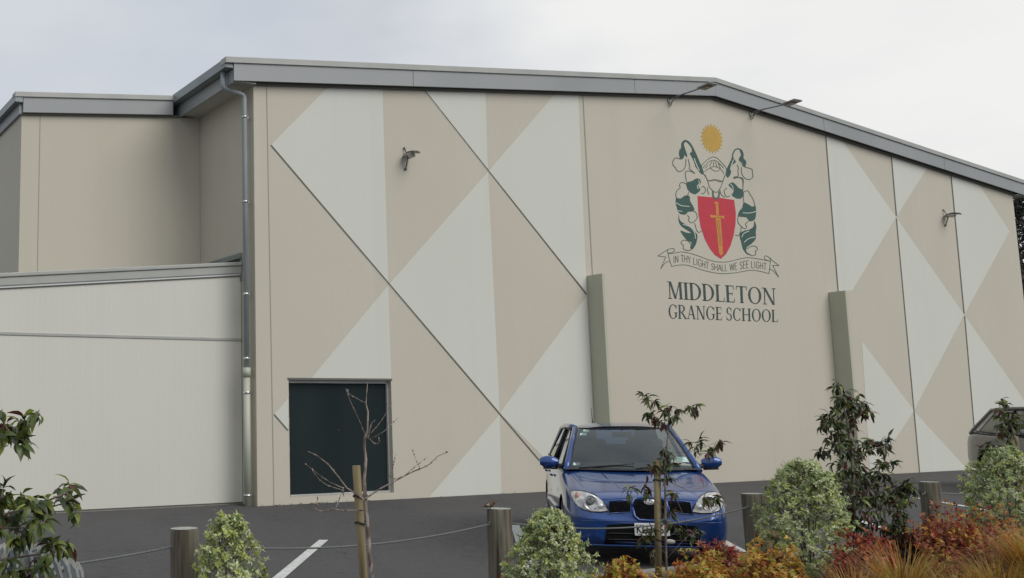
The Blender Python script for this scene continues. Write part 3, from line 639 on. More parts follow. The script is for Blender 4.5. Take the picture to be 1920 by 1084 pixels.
def bowl(cx, cy, rx, ry, a0, a1, thick=T_, thin=.055):
    o = []; n = 16
    for i in range(n):
        A, B = radians(a0+(a1-a0)*i/n), radians(a0+(a1-a0)*(i+1)/n)
        def ws(a): return thin + (thick-thin)*abs(cos(a))**1.5
        wa, wb = ws(A), ws(B)
        o.append([(cx+(rx)*cos(A), cy+(ry)*sin(A)), (cx+(rx)*cos(B), cy+(ry)*sin(B)), (cx+(rx-wb)*cos(B), cy+(ry-wb*.8)*sin(B)), (cx+(rx-wa)*cos(A), cy+(ry-wa*.8)*sin(A))])
    return o
def dg(p, q, w_): return [[(p[0]-w_/2, p[1]), (p[0]+w_/2, p[1]), (q[0]+w_/2, q[1]), (q[0]-w_/2, q[1])]]
def srf(x, y): yy = (0, .045) if y == 0 else (.955, 1); return [[(x-.12, yy[0]), (x+.12, yy[0]), (x+.12, yy[1]), (x-.12, yy[1])]]
GL = {'M': (1.02, dg((.14, 0), (.16, 1), .06)+dg((.2, 1), (.5, .02), .13)+dg((.5, .02), (.80, 1), .06)+dg((.86, 0), (.84, 1), .15)+srf(.14, 0)+srf(.86, 0)+srf(.13, 1)+srf(.87, 1)),
      'I': (.36, vs(.18)), 'D': (.84, vs(.18)+bowl(.30, .5, .5, .5, -90, 90)+[[(.18, 0), (.30, 0), (.30, .05), (.18, .05)], [(.18, .95), (.30, .95), (.30, 1), (.18, 1)]]),
      'L': (.66, vs(.18)+hb(.18, .60, 0, .26)), 'E': (.70, vs(.18)+hb(.18, .60, 0, .24)+hb(.18, .56, .95, .20, -1)+hb(.18, .48, .49)+[[(.46, .40), (.49, .40), (.49, .62), (.46, .62)]]),
      'T': (.76, vs(.38, ser=False)+srf(.38, 0)+[[(.04, .95), (.72, .95), (.72, 1), (.04, 1)], [(.03, .78), (.06, .78), (.08, 1), (.04, 1)], [(.70, .78), (.73, .78), (.72, 1), (.68, 1)]]),
      'O': (.94, bowl(.47, .5, .43, .52, 0, 360)), 'N': (.92, dg((.17, 0), (.17, 1), .06)+dg((.74, 0), (.18, 1), .15)+dg((.76, 0), (.76, 1), .06)+srf(.17, 0)+srf(.11, 1)+srf(.77, 1)),
      'G': (.92, bowl(.48, .5, .43, .52, 40, 320)+[[(.68, .0+.08), (.82, .12), (.82, .44), (.68, .44)], [(.58, .40), (.90, .40), (.90, .445), (.58, .445)], [(.78, .68), (.81, .68), (.81, .95), (.78, .95)]]),
      'R': (.84, vs(.18)+bowl(.32, .74, .36, .27, -90, 90, .14)+[[(.18, .95), (.32, .95), (.32, 1), (.18, 1)], [(.18, .47), (.32, .47), (.32, .52), (.18, .52)]]+dg((.76, 0), (.38, .48), .15)+srf(.76, 0)),
      'A': (.88, dg((.14, 0), (.43, 1), .055)+dg((.72, 0), (.44, 1), .15)+hb(.22, .62, .31)+srf(.13, 0)+srf(.74, 0)),
      'S': (.62, bowl(.31, .74, .24, .28, 30, 270, .13)+bowl(.31, .26, .26, .28, -150, 90, .13)+[[(.50, .70), (.53, .70), (.53, .96), (.50, .96)], [(.05, .06), (.08, .06), (.08, .3), (.05, .3)]]),
      'C': (.84, bowl(.46, .5, .41, .52, 42, 318)+[[(.75, .66), (.78, .66), (.78, .95), (.75, .95)]]), 'H': (.96, vs(.20)+vs(.76)+hb(.2, .76, .48)), ' ': (.30, [])}
def letters(txt, tl, tr, bl_, br, name):
    d = Draw(.004); tw = sum(GL[c][0] for c in txt); x = 0
    for ch in txt:
        wch, st = GL[ch]
        for q in st:
            px = []
            for (a, y) in q:
                t = (x+a)/tw; T0 = Vector(tl).lerp(Vector(tr), t); B0 = Vector(bl_).lerp(Vector(br), t); r = B0.lerp(T0, y); px.append((r.x, r.y))
            d.P(px)
        x += wch
    d.out(name, m_letter)
letters('MIDDLETON', (1250.5, 527.5), (1455, 541), (1252.5, 560), (1456, 572), 'school_name')
letters('GRANGE SCHOOL', (1252.5, 570.5), (1459, 581.5), (1253, 597), (1459.5, 604), 'school_name')

# ------------------------------------------------------------------ cars
def glassmat(name, tint, gl):
    M = bpy.data.materials.new(name); M.use_nodes = True; nt = M.node_tree; N = nt.nodes; L = nt.links; N.clear()
    o = N.new('ShaderNodeOutputMaterial'); t = N.new('ShaderNodeBsdfTransparent'); t.inputs[0].default_value = (*tint, 1)
    g = N.new('ShaderNodeBsdfGlossy'); g.inputs['Roughness'].default_value = .03; g.inputs[0].default_value = (.95, 1, .98, 1)
    fr = N.new('ShaderNodeFresnel'); fr.inputs[0].default_value = 1.5; a = N.new('ShaderNodeMath'); a.operation = 'MULTIPLY_ADD'; a.inputs[1].default_value = 1.1; a.inputs[2].default_value = gl
    nz = N.new('ShaderNodeTexNoise'); nz.inputs['Scale'].default_value = 3; bp = N.new('ShaderNodeBump'); bp.inputs['Strength'].default_value = .03; L.new(nz.outputs[0], bp.inputs['Height']); L.new(bp.outputs[0], g.inputs['Normal'])
    L.new(fr.outputs[0], a.inputs[0]); x = N.new('ShaderNodeMixShader'); L.new(a.outputs[0], x.inputs[0]); L.new(t.outputs[0], x.inputs[1]); L.new(g.outputs[0], x.inputs[2]); L.new(x.outputs[0], o.inputs[0]); return M
m_glass = glassmat('windscreen glass', (.74, .80, .77), .06)
m_sglass = glassmat('side window glass', (.70, .76, .74), .08)
m_clear = glassmat('clear headlamp cover', (.93, .95, .95), .05)
m_blue = mat('metallic blue car paint', (.007, .046, .20), .24, .3, noise=[(3, 3, (.008, .050, .21), .4, .7), (400, 1, (.012, .07, .27), .5, .7), (5, 5, (.02, .055, .17), .55, .8)], coat=1)
m_silver = mat('warm silver car paint', (.115, .11, .112), .4, .3, noise=[(3, 3, (.10, .098, .10), .4, .7)], coat=.8)
m_blk = mat('black plastic trim', (.012, .012, .013), .5, noise=[(30, 2, (.02, .02, .02), .4, .7)])
m_void = mat('dark grille mesh', (.004, .004, .005), .95, spec=.1, noise=[((60, 60, 60), 1, (.009, .009, .010), .45, .6)])
m_cabin = mat('grey cabin cloth', (.05, .052, .055), .95, noise=[(25, 3, (.035, .036, .04), .4, .7)])
m_refl = mat('headlamp reflector', (.82, .83, .84), .3, .5, noise=[(30, 2, (.45, .46, .5), .4, .65)])
m_hlb = mat('headlamp inner bezel', (.60, .59, .57), .3, .2, noise=[(16, 2, (.36, .35, .35), .4, .65)])
m_proj = mat('projector glass', (.16, .17, .17), .08, .2, noise=[(30, 2, (.07, .075, .08), .4, .6)])
m_amber = mat('amber indicator', (.42, .24, .17), .3, noise=[(40, 2, (.38, .26, .2), .4, .7)])
m_plate = mat('white number plate', (.72, .73, .72), .45, noise=[(8, 3, (.62, .63, .62), .4, .7)])
m_ink = mat('black plate lettering', (.012, .012, .014), .6, noise=[(9, 2, (.02, .02, .02), .4, .7)])
m_tyre = mat('tyre rubber', (.018, .018, .018), .85, noise=[(20, 3, (.03, .03, .03), .4, .7)])
m_rim = mat('alloy wheel', (.45, .46, .47), .3, .8, noise=[(6, 3, (.35, .36, .37), .4, .7)])
m_stick = mat('pale windscreen sticker', (.55, .68, .64), .6, noise=[(60, 2, (.35, .5, .47), .45, .6)])

def make_car(name, label, paint, loc, rz, zs_=1.0, ws_=1.0, plate=True):
    T = thing(name, label, 'car', loc, rz)
    def A(o, par=None): o.parent = par or T; return o
    st = [(0.00, .60, .25, .575, .60), (0.05, .735, .20, .635, .66), (0.16, .815, .185, .70, .715), (0.45, .86, .19, .775, .785), (0.85, .868, .20, .85, .855), (1.12, .87, .205, .895, .915), (1.25, .87, .21, .915, .92),
          (1.8, .872, .21, .93, .93), (2.6, .872, .21, .94, .94), (3.4, .87, .22, .955, .95), (3.95, .86, .24, .965, .96), (4.25, .82, .28, .94, .94), (4.36, .76, .33, .88, .89)]
    b = MB(); rows = []
    for (y, w_, zb, zs, zh) in st:
        w_ *= ws_
        h = [(0, zb), (.72*w_, zb), (w_-.04, zb+.03), (w_-.005, zb+.12), (w_+.004, .50), (w_-.012, zs-.10), (w_-.055, zs-.02), (w_*.82, zh-.006), (w_*.45, zh+.004), (0, zh+.006)]
        k = .05 if y < .03 else 0
        ring = [Vector((x, y + (k if z > .5 else 0), z*zs_)) for x, z in h] + [Vector((-x, y + (k if z > .5 else 0), z*zs_)) for x, z in h[-2:0:-1]]
        rows.append(ring)
    b.grid(rows, 0, True, True); b.poly(rows[0][::-1], 0, True); b.poly(rows[-1], 0, True)
    o = b.build('body', [paint, m_void]); sub = o.modifiers.new('s', 'SUBSURF'); sub.levels = 3; sub.render_levels = 3
    cut = MB()
    for y in (.88, 3.42):
        for sg in (-1, 1): cut.tube([(sg*.55, y, .31*zs_), (sg*1.3, y, .31*zs_)], .355, 0, 40)
    co = cut.build('cutter', m_void); bo = o.modifiers.new('b', 'BOOLEAN'); bo.operation = 'DIFFERENCE'; bo.object = co; bo.solver = 'EXACT'
    try: bo.material_mode = 'TRANSFER'
    except Exception: pass
    dg_ = bpy.context.evaluated_depsgraph_get(); dg_.update()
    me = bpy.data.meshes.new_from_object(o.evaluated_get(dg_)); bo.show_viewport = False
    o.modifiers.clear(); o.data = me; bpy.data.objects.remove(co)
    for p in me.polygons: p.use_smooth = True
    me.name = 'body'
    bv = BVHTree.FromPolygons([v.co.copy() for v in me.vertices], [tuple(p.vertices) for p in me.polygons])
    A(o)
    def fr(x, z, off=.004):
        h = bv.ray_cast(Vector((x, -1, z*zs_)), Vector((0, 1, 0)))
        return (h[0] if h[0] is not None else Vector((x, .3, z*zs_))) - Vector((0, off, 0))
    def up(x, y, off=.003):
        h = bv.ray_cast(Vector((x, y, 3)), Vector((0, 0, -1))); return (h[0] if h[0] is not None else Vector((x, y, .9))) + Vector((0, 0, off))
    def side(y, z, sg, off=.004):
        h = bv.ray_cast(Vector((sg*3, y, z*zs_)), Vector((-sg, 0, 0))); return (h[0] if h[0] is not None else Vector((sg*.87, y, z))) + Vector((sg*off, 0, 0))
    def curve(pts, t):
        L_ = [0]
        for p, q in zip(pts, pts[1:]): L_.append(L_[-1]+hypot(q[0]-p[0], q[1]-p[1]))
        d = t*L_[-1]
        for i in range(len(pts)-1):
            if d <= L_[i+1]+1e-9:
                k = (d-L_[i])/max(1e-9, L_[i+1]-L_[i]); return (pts[i][0]+(pts[i+1][0]-pts[i][0])*k, pts[i][1]+(pts[i+1][1]-pts[i][1])*k)
        return pts[-1]
    def patch(top, bot, off, nu=16, nv=6, sg=1):
        rows = []
        for j in range(nv+1):
            r = []
            for i in range(nu+1):
                a, c = curve(top, i/nu), curve(bot, i/nu); k = j/nv; r.append(fr(sg*(a[0]+(c[0]-a[0])*k), a[1]+(c[1]-a[1])*k, off))
            rows.append(r)
        return rows
    def onfront(px, rad, off=.004, n=6): 
        return [fr(x, z, off) for x, z in px]
    # centre grille, side grilles, lower intake
    b = MB(); rows = patch([(-.168, .60), (-.165, .650), (-.14, .676), (.14, .676), (.165, .650), (.168, .60)], [(-.168, .58), (-.155, .515), (-.115, .487), (.115, .487), (.155, .515), (.168, .58)], .006); b.grid(rows); A(b.build('grille', m_void))
    ringp = [(-.178, .60), (-.175, .655), (-.15, .684), (-.08, .69), (.08, .69), (.15, .684), (.175, .655), (.178, .60), (.165, .51), (.12, .474), (0, .470), (-.12, .474), (-.165, .51), (-.178, .60)]
    b = MB(); b.tube([fr(x, z, .006) for x, z in ringp], .016, 0, 8); A(b.build('grille_surround', paint))
    for sg in (-1, 1):
        b = MB(); b.grid(patch([(.195, .660), (.415, .652)], [(.205, .555), (.43, .538)], .006, sg=sg)); 
        A(b.build('side_grille', m_void)); b = MB(); b.tube([fr(sg*x, z, .006) for x, z in ((.19, .665), (.3, .668), (.422, .656), (.437, .534), (.3, .545), (.2, .551), (.19, .665))], .007, 0, 6); A(b.build('grille_surround', paint))
        # headlight
        hp_t = [(.425, .565), (.47, .64), (.54, .705), (.64, .738), (.73, .742), (.80, .725)]; hp_b = [(.425, .56), (.52, .548), (.62, .552), (.71, .575), (.77, .62), (.80, .70)]
        b = MB(); b.grid(patch(hp_t, hp_b, .004, 20, 10, sg)); hl = A(b.build('headlight', m_hlb))
        b = MB(); pts = [fr(sg*x, z, .006) for x, z in hp_t + hp_b[::-1]]; pts.append(pts[0]); b.tube(pts, .006, 0, 6); A(b.build('rim_seal', m_blk), hl)
        c0 = fr(sg*.615, .642, .0); b = MB(); rows = []
        for rr_, oo in ((.084, .010), (.080, .030), (.066, .026), (.052, .010)): rows.append([c0 + Vector((rr_*cos(2*pi*k/24), -oo, rr_*sin(2*pi*k/24))) for k in range(24)])
        b.grid(rows, 0, True, True); A(b.build('lamp_ring', m_refl), hl)
        b = MB(); b.ball(c0 + Vector((0, -.002, 0)), (.048, .022, .048), 0, 16, 8); A(b.build('projector', m_cabin if False else m_proj), hl)
        c1 = fr(sg*.735, .69, -.01); b = MB(); b.ball(c1, (.028, .03, .045), 0, 12, 8); A(b.build('indicator_lamp', m_amber), hl)
        c1 = fr(sg*.51, .605, 0.0); b = MB(); b.ball(c1, (.03, .012, .03), 0, 12, 8); A(b.build('side_lamp', m_refl), hl)
        # fog recess
        b = MB(); b.grid(patch([(.52, .40), (.68, .42)], [(.54, .30), (.69, .31)], .004, sg=sg)); A(b.build('fog_lamp_recess', paint))
    b = MB(); b.ball(fr(0, .655, .014), (.060, .008, .030), 0, 18, 8); em = A(b.build('emblem', m_refl))
    b = MB()
    for (x, z, r) in ((-.028, .66, .008), (.0, .662, .006), (.014, .655, .006), (.028, .662, .006), (.008, .647, .006), (-.008, .65, .005)): b.ball(fr(x, z, .021), (r, .003, r), 0, 6, 4)
    A(b.build('emblem_star', m_ink if False else m_hlb), em)
    b = MB(); b.grid(patch([(-.46, .425), (-.2, .44), (.2, .44), (.46, .425)], [(-.50, .23), (-.2, .225), (.2, .225), (.50, .23)], .005)); A(b.build('lower_intake', m_void))
    b = MB()
    for zz in (.28, .34): b.tube([fr(x, zz, .010) for x in [-.46+.92*i/16 for i in range(17)]], .006, 0, 6)
    A(b.build('intake_bar', m_blk))
    b = MB(); b.tube([fr(x, .215, .015) for x in [-.66+1.32*i/20 for i in range(21)]], .012, 0, 8); A(b.build('front_lip', paint))
    b = MB(); b.tube([fr(x, .465-.01*abs(x), .002) for x in [-.72+1.44*i/24 for i in range(25)]], .004, 0, 6); A(b.build('bumper_crease', m_blk if False else paint))
    if plate:
        py = fr(0, .38, .03).y; b = MB(); b.box((0, py, .385*zs_), (.36, .012, .125)); pl = A(bevel(b.build('number_plate', m_plate), .006))
        cu = bpy.data.curves.new('plate_text', 'FONT'); cu.body = 'KLH 865'; cu.size = .115; cu.align_x = 'CENTER'; cu.align_y = 'CENTER'; cu.extrude = .001; cu.space_character = 1.0; cu.offset = .0018
        to = bpy.data.objects.new('tmp', cu); col.objects.link(to); bpy.context.view_layer.update()
        me2 = bpy.data.meshes.new_from_object(to.evaluated_get(bpy.context.evaluated_depsgraph_get())); bpy.data.objects.remove(to); me2.materials.clear(); me2.materials.append(m_ink)
        po_ = bpy.data.objects.new('plate_lettering', me2); col.objects.link(po_); po_.rotation_euler = (radians(90), 0, 0); po_.location = (0, py-.008, .385*zs_); po_.scale = (.78, 1, 1); po_.parent = pl
    # bonnet shut lines and wipers
    def seam(f, r=.0028, nm='shut_line'): b = MB(); b.tube(f, r, 0, 5); A(b.build(nm, m_blk))
    for sg in (-1, 1):
        seam([up(sg*x, y, .0) for x, y in ((.50, .10), (.56, .22), (.66, .5), (.70, .8), (.735, 1.1))])
        seam([side(y, z, sg, .0) for y, z in ((1.36, .90), (1.33, .7), (1.34, .45), (1.42, .28))]); seam([side(y, z, sg, 0) for y, z in ((2.42, .92), (2.42, .6), (2.42, .28))])
        seam([side(y, z, sg, 0) for y, z in ((3.42, .90), (3.3, .72), (3.1, .6))])
        b = MB(); b.tube([side(y, .47, sg, .004) for y in [1.35+.25*i for i in range(7)]], .018, 0, 8); A(b.build('rubbing_strip', paint))
        for y in (2.2, 3.2): b = MB(); b.tube([side(y-.11, .80, sg, .02), side(y, .805, sg, .035), side(y+.05, .80, sg, .02)], .014, 0, 8); A(b.build('door_handle', paint))
    seam([fr(x, .70-.06*abs(x), .001) for x in [-.48+.06*i for i in range(17)]])
    # bonnet pressing
    for sg in (-1, 1): b = MB(); b.tube([up(sg*x, y, -.004) for x, y in ((.20, .15), (.26, .4), (.33, .7), (.38, 1.0))], .009, 0, 8); A(b.build('bonnet_crease', paint))
    Z = zs_
    # cowl, windscreen, roof
    def gp(p): return Vector((p[0]*ws_, p[1], p[2]*Z))
    def wsb(t): x = -.72+1.44*t; return gp((x, 1.08+.16*(x/.72)**2, .925))
    def wst(t): x = -.545+1.09*t; return gp((x, 1.80+.07*(x/.545)**2, 1.372))
    b = MB(); b.grid([[wsb(i/12).lerp(wst(i/12), j/6) + Vector((0, -.03*sin(pi*j/6), .03*sin(pi*j/6)))*.8 for i in range(13)] for j in range(7)]); A(b.build('windscreen', m_glass))
    b = MB(); b.grid([[wsb(i/12) + Vector((0, dy, dz)) for i in range(13)] for dy, dz in ((-.075, -.004), (-.02, .008), (.012, .012))]); A(b.build('cowl', m_blk))
    fr_ = [wsb(i/12) for i in range(13)] + [wsb(1).lerp(wst(1), j/6)+Vector((0, -.03*sin(pi*j/6), .03*sin(pi*j/6)))*.8 for j in range(1, 7)] + [wst(1-i/12) for i in range(13)] + [wst(0).lerp(wsb(0), j/6)+Vector((0, -.03*sin(pi*j/6), .03*sin(pi*j/6)))*.8 for j in range(1, 7)]
    b = MB(); b.tube(fr_, .009, 0, 6); A(b.build('windscreen_seal', m_blk))
    b = MB()
    for x0, x1 in ((-.62, .02), (.02, .58)):
        p = wsb((x0+.72)/1.44) + Vector((0, -.03, .01)); q = wsb((x1+.72)/1.44).lerp(wst((x1+.72)/1.44), .10) + Vector((0, -.03, .02)); b.tube([p, q], .008, 0, 6)
    A(b.build('wiper', m_blk))
    b = MB(); rows = []
    for j in range(15):
        t = j/14; y = 1.795 + 1.72*t; zc = 1.378 + .060*sin(pi*min(1, t*1.0+.06)**.8) ; r = []
        for i in range(17):
            u = -1+2*i/16; x = .59*u; yy = y + (.07*u*u*(1-t)**3); r.append(gp((x*(1 - .03*t), yy, zc - .055*abs(u)**3.2)))
        rows.append(r)
    b.grid(rows); b.grid([[p - Vector((0, 0, .02)) for p in r] for r in rows][::-1]); A(b.build('roof', paint))
    for sg in (-1, 1):
        b = MB(); b.tube([gp((sg*.765, 1.22, .90)), gp((sg*.735, 1.30, .985)), gp((sg*.645, 1.62, 1.21)), gp((sg*.572, 1.88, 1.375))], [.04, .036, .034, .034], 0, 10)
        b.tube([gp((sg*.572, 1.88, 1.375)), gp((sg*.60, 2.2, 1.395)), gp((sg*.61, 2.9, 1.395)), gp((sg*.59, 3.5, 1.36)), gp((sg*.70, 4.1, 1.0)), gp((sg*.72, 4.2, .93))], [.034, .03, .03, .045, .06, .06], 0, 10); A(b.build('pillar', paint))
        b = MB(); b.tube([gp((sg*.80, 1.33, .945)), gp((sg*.655, 1.78, 1.24)), gp((sg*.612, 2.0, 1.345)), gp((sg*.62, 2.6, 1.365)), gp((sg*.61, 3.2, 1.345)), gp((sg*.73, 3.8, 1.03))], .014, 0, 6); b.tube([gp((sg*.825, 2.45, .94)), gp((sg*.63, 2.5, 1.36))], .024, 0, 6)
        b.tube([gp((sg*.83, 1.33, .94)), gp((sg*.835, 2.5, .952)), gp((sg*.79, 3.85, .985))], .012, 0, 6); A(b.build('window_trim', m_blk))
        b = MB(); rows = []
        for y0, y1 in ((1.36, 2.0), (1.9, 2.35), (2.5, 2.6), (3.1, 2.95), (3.72, 3.25)):
            rows.append([gp((sg*(.80 - (.80-.612)*k), y0 + (y1-y0)*k, .945 + (1.352-.945)*k + (.02*k if 1.5 < y0 < 3.6 else 0))) for k in [i/4 for i in range(5)]])
        b.grid(rows); A(b.build('side_window', m_sglass))
        b = MB(); b.poly([gp((sg*.80, 3.72, .96)), gp((sg*.62, 3.25, 1.36)), gp((sg*.60, 3.5, 1.36)), gp((sg*.74, 4.15, .96))]); A(b.build('quarter_panel', paint))
        # mirror
        b = MB(); c = gp((sg*.945, 1.42, .985)); rows = []
        for k in range(9):
            a = k/8; rr2 = sin(pi*(.06+.88*a))**.45; x = c.x + sg*(-.115+.23*a); rows.append([Vector((x, c.y + .055*rr2*cos(2*pi*q/16)-.02*a*0, c.z + .072*rr2*sin(2*pi*q/16) + .012*a)) for q in range(16)])
        b.grid(rows, 0, True, True); b.poly(rows[0]); b.poly(rows[-1]); mi_ = A(b.build('wing_mirror', paint))
        b = MB(); b.tube([gp((sg*.76, 1.36, .945)), gp((sg*.86, 1.40, .955))], [.03, .022], 0, 8); b.tube([gp((sg*.85, 1.40, .925)), gp((sg*1.02, 1.42, .93))], .018, 0, 8); A(b.build('mirror_stalk', m_blk), mi_)
        # wheels
        for y in (.88, 3.42):
            c = Vector((sg*.765, y, .31)); b = MB(); rows = []
            for (dx, r) in ((-.10, .20), (-.10, .285), (-.08, .305), (.07, .305), (.09, .285), (.09, .20)): rows.append([c + Vector((sg*dx, r*cos(2*pi*k/32), r*sin(2*pi*k/32))) for k in range(32)])
            b.grid(rows, 0, True, True); wh = A(b.build('wheel', m_tyre))
            b = MB(); rows = []
            for (dx, r) in ((.085, .205), (.07, .195), (.03, .185), (.03, .02)): rows.append([c + Vector((sg*dx, r*cos(2*pi*k/32), r*sin(2*pi*k/32))) for k in range(32)])
            b.grid(rows, 0, True, True)
            for k in range(5):
                a = 2*pi*k/5; b.tube([c + Vector((sg*.075, .03*cos(a), .03*sin(a))), c + Vector((sg*.08, .19*cos(a), .19*sin(a)))], [.03, .022], 0, 6)
            A(b.build('rim', m_rim), wh)
    # rear glass
    b = MB(); b.grid([[gp((-.56+1.12*i/8, 3.52, 1.375)).lerp(gp((-.66+1.32*i/8, 4.17, .985)), j/4) for i in range(9)] for j in range(5)]); A(b.build('rear_window', m_sglass))
    b = MB(); b.poly([gp((-.7, 4.17, .985)), gp((.7, 4.17, .985)), gp((.74, 4.22, .93)), gp((-.74, 4.22, .93))]); A(b.build('tailgate', paint))
    # cabin
    b = MB(); b.grid([[gp((-.78, y, z)), gp((.78, y, z))] for y, z in ((1.12, .925), (1.45, .955), (1.55, .90), (1.6, .945))], 0, False); b.tube([gp((-.6, 1.5, .95)), gp((.6, 1.5, .95))], .03, 0, 8); A(b.build('dashboard', m_cabin))
    for sx in (-.36, .36):
        b = MB(); b.box(gp((sx, 2.52, 1.02)), (.46, .16, .42)); b.box(gp((sx, 2.56, 1.275)), (.24, .09, .16)); A(bevel(b.build('seat', m_cabin), .05, 3))
    b = MB(); b.box(gp((0, 3.45, 1.0)), (1.2, .14, .28)); 
    for sx in (-.4, .4): b.box(gp((sx, 3.47, 1.18)), (.22, .08, .12))
    A(bevel(b.build('rear_seat', m_cabin), .04, 3))
    b = MB(); c = gp((.36, 1.75, 1.0)); b.tube([c + Vector((.18*cos(a), -.03*sin(a), .17*sin(a))) for a in [2*pi*k/20 for k in range(21)]], .014, 0, 6); b.tube([c + Vector((-.17, 0, 0)), c + Vector((.17, 0, 0))], .018, 0, 6); A(b.build('steering_wheel', m_cabin))
    b = MB(); b.box(gp((0, 1.90, 1.295)), (.24, .03, .065)); b.tube([gp((0, 1.87, 1.37)), gp((0, 1.9, 1.31))], .01, 0, 6); A(bevel(b.build('rear_view_mirror', m_blk), .01))
    if plate:
        def stick(t, k, w_, h_):
            b = MB(); p = wsb(t).lerp(wst(t), k) + Vector((0, -.03*sin(pi*k), .03*sin(pi*k)))*.8 + Vector((0, .006, 0)); dz = (wst(t)-wsb(t)).normalized()*h_/2; dx = Vector((w_/2, 0, 0)); b.poly([p-dx-dz, p+dx-dz, p+dx+dz, p-dx+dz]); A(b.build('sticker', m_stick))
        stick(.10, .92, .07, .05); stick(.075, .82, .08, .05); stick(.05, .10, .08, .05); stick(.93, .20, .14, .10)
        b = MB(); b.tube([gp((-.2, 3.3, 1.42)), gp((-.2, 3.42, 1.62))], [.006, .003], 0, 6); b.ball(gp((-.2, 3.3, 1.425)), (.02, .03, .012)); A(b.build('antenna', m_blk))
    return T
CAR0 = Vector((4.235, 10.90, 0))
make_car('parked_car', 'metallic blue hatchback parked nose out behind the wire, facing the camera', m_blue, tuple(CAR0), -radians(13)).scale = (.935, 1, 1)
make_car('parked_car', 'silver grey car half out of frame at the far right, behind the pale shrub', m_silver, (15.15, 17.85, 0), -radians(13), 1.12, 1.02, False)
# ------------------------------------------------------------------ bollards, wire, bird
posts = []
for k, p in enumerate(POSTS[:5]):
    lab = ['weathered round timber bollard beyond the left edge of the garden', 'weathered timber bollard beside the pale green shrub nearest the left, wire stapled to its side', 'weathered timber bollard left of the blue car with a small bird on top', 'dark timber bollard between the blue car and the tallest pale shrub', 'dark timber bollard between the purple leaved tree and the right hand pale shrub'][k]
    if k == 0: continue
    rr = R.Random if False else random.Random(k*11)
    H, r_ = .785, .102; b = MB(); rows = []; n = 28
    sh_ = [1+rr.uniform(-.025, .025) for _ in range(n)]
    for z, f in ((-.1, 1.03), (.2, 1.01), (.5, 1.0), (H-.02, .99), (H, .95)): rows.append([Vector((r_*f*sh_[q]*cos(2*pi*q/n), r_*f*sh_[q]*sin(2*pi*q/n), z)) for q in range(n)])
    b.grid(rows, 0, True, True); b.poly([p_+Vector((0, 0, .002)) for p_ in rows[-1]], 1)
    o = b.build('bollard', [m_wood, m_woodtop]); o.location = p; o.rotation_euler = (rr.uniform(-.015, .015), rr.uniform(-.015, .015), rr.uniform(0, 6))
    tag(o, lab, 'bollard', 'timber bollards along the garden edge'); posts.append(o)
WL = ['sagging wire rope left of the leftmost bollard, running out of frame', 'sagging wire rope between the left bollard and the bollard with the bird', 'sagging wire rope strung in front of the blue car bumper', 'wire rope between the tallest pale shrub and the rightmost bollard', 'wire rope right of the rightmost bollard behind the right pale shrub']
pu = PD.normalized()
for k in range(5):
    a, c = POSTS[k] + pu*.1, POSTS[k+1] - pu*.1; b = MB(); pts = []
    for i in range(25):
        t = i/24; p = a.lerp(c, t) + Vector((0, 0, .665 - (.085, .09, .11, .06, .06)[k]*4*t*(1-t))); pts.append(p)
    b.tube(pts, .0075, 0, 6)
    for q, sg in ((a, 1), (c, -1)):
        b.tube([q + Vector((0, 0, .645)) - pu*sg*.012, q + Vector((0, 0, .665)) + pu*sg*.015, q + Vector((0, 0, .69)) - pu*sg*.012], .008, 0, 6)
    o = b.build('wire_rope', m_wire, origin=tuple((a+c)/2)); tag(o, WL[k], 'wire', 'wire ropes between the bollards')
# sparrow
bp_ = POSTS[2] + Vector((-.082, -.03, .787)); T = thing('small_bird', 'small brown sparrow perched on the left edge of the bollard by the car', 'bird', tuple(bp_), 0); T.scale = (.7, .7, .75)
m_bird = mat('brown streaked feathers', (.13, .09, .055), .9, noise=[((60, 60, 200), 3, (.045, .03, .02), .4, .6)]); m_birdw = mat('pale bird breast', (.32, .28, .23), .9, noise=[(60, 2, (.24, .2, .16), .4, .7)])
ax = Vector((.92, -.25, .25)).normalized(); b = MB()
prof = [(-.075, .004), (-.05, .012), (-.03, .024), (-.005, .033), (.02, .032), (.035, .026), (.046, .023), (.058, .022), (.068, .016), (.075, .006)]
c0 = Vector((0, 0, .045)); b.tube([c0 + ax*t + Vector((0, 0, .012 if t > .035 else 0)) for t, r in prof], [r for t, r in prof], 0, 12)
for s_ in (-.012, .012): b.tube([c0 + Vector((.005, s_, -.025)), Vector((.005, s_, .0))], .0025, 0, 5); b.tube([Vector((-.006, s_, .001)), Vector((.016, s_, .001))], .002, 0, 5)
o = b.build('body', m_bird); o.parent = T
b = MB(); b.tube([c0 + ax*.074 + Vector((0, 0, .011)), c0 + ax*.09 + Vector((0, 0, .008))], [.006, .001], 0, 6); o = b.build('beak', m_blk); o.parent = T
for sg in (-1, 1): b = MB(); b.ball(c0 + ax*-.012 + Vector((0, sg*.027, .002)), (.038, .008, .017), 0, 10, 6); o = b.build('wing', m_birdw if sg < 0 else m_bird); o.parent = T
b = MB(); b.box(c0 + ax*-.085, (.05, .022, .005)); o = b.build('tail', m_bird); o.parent = T

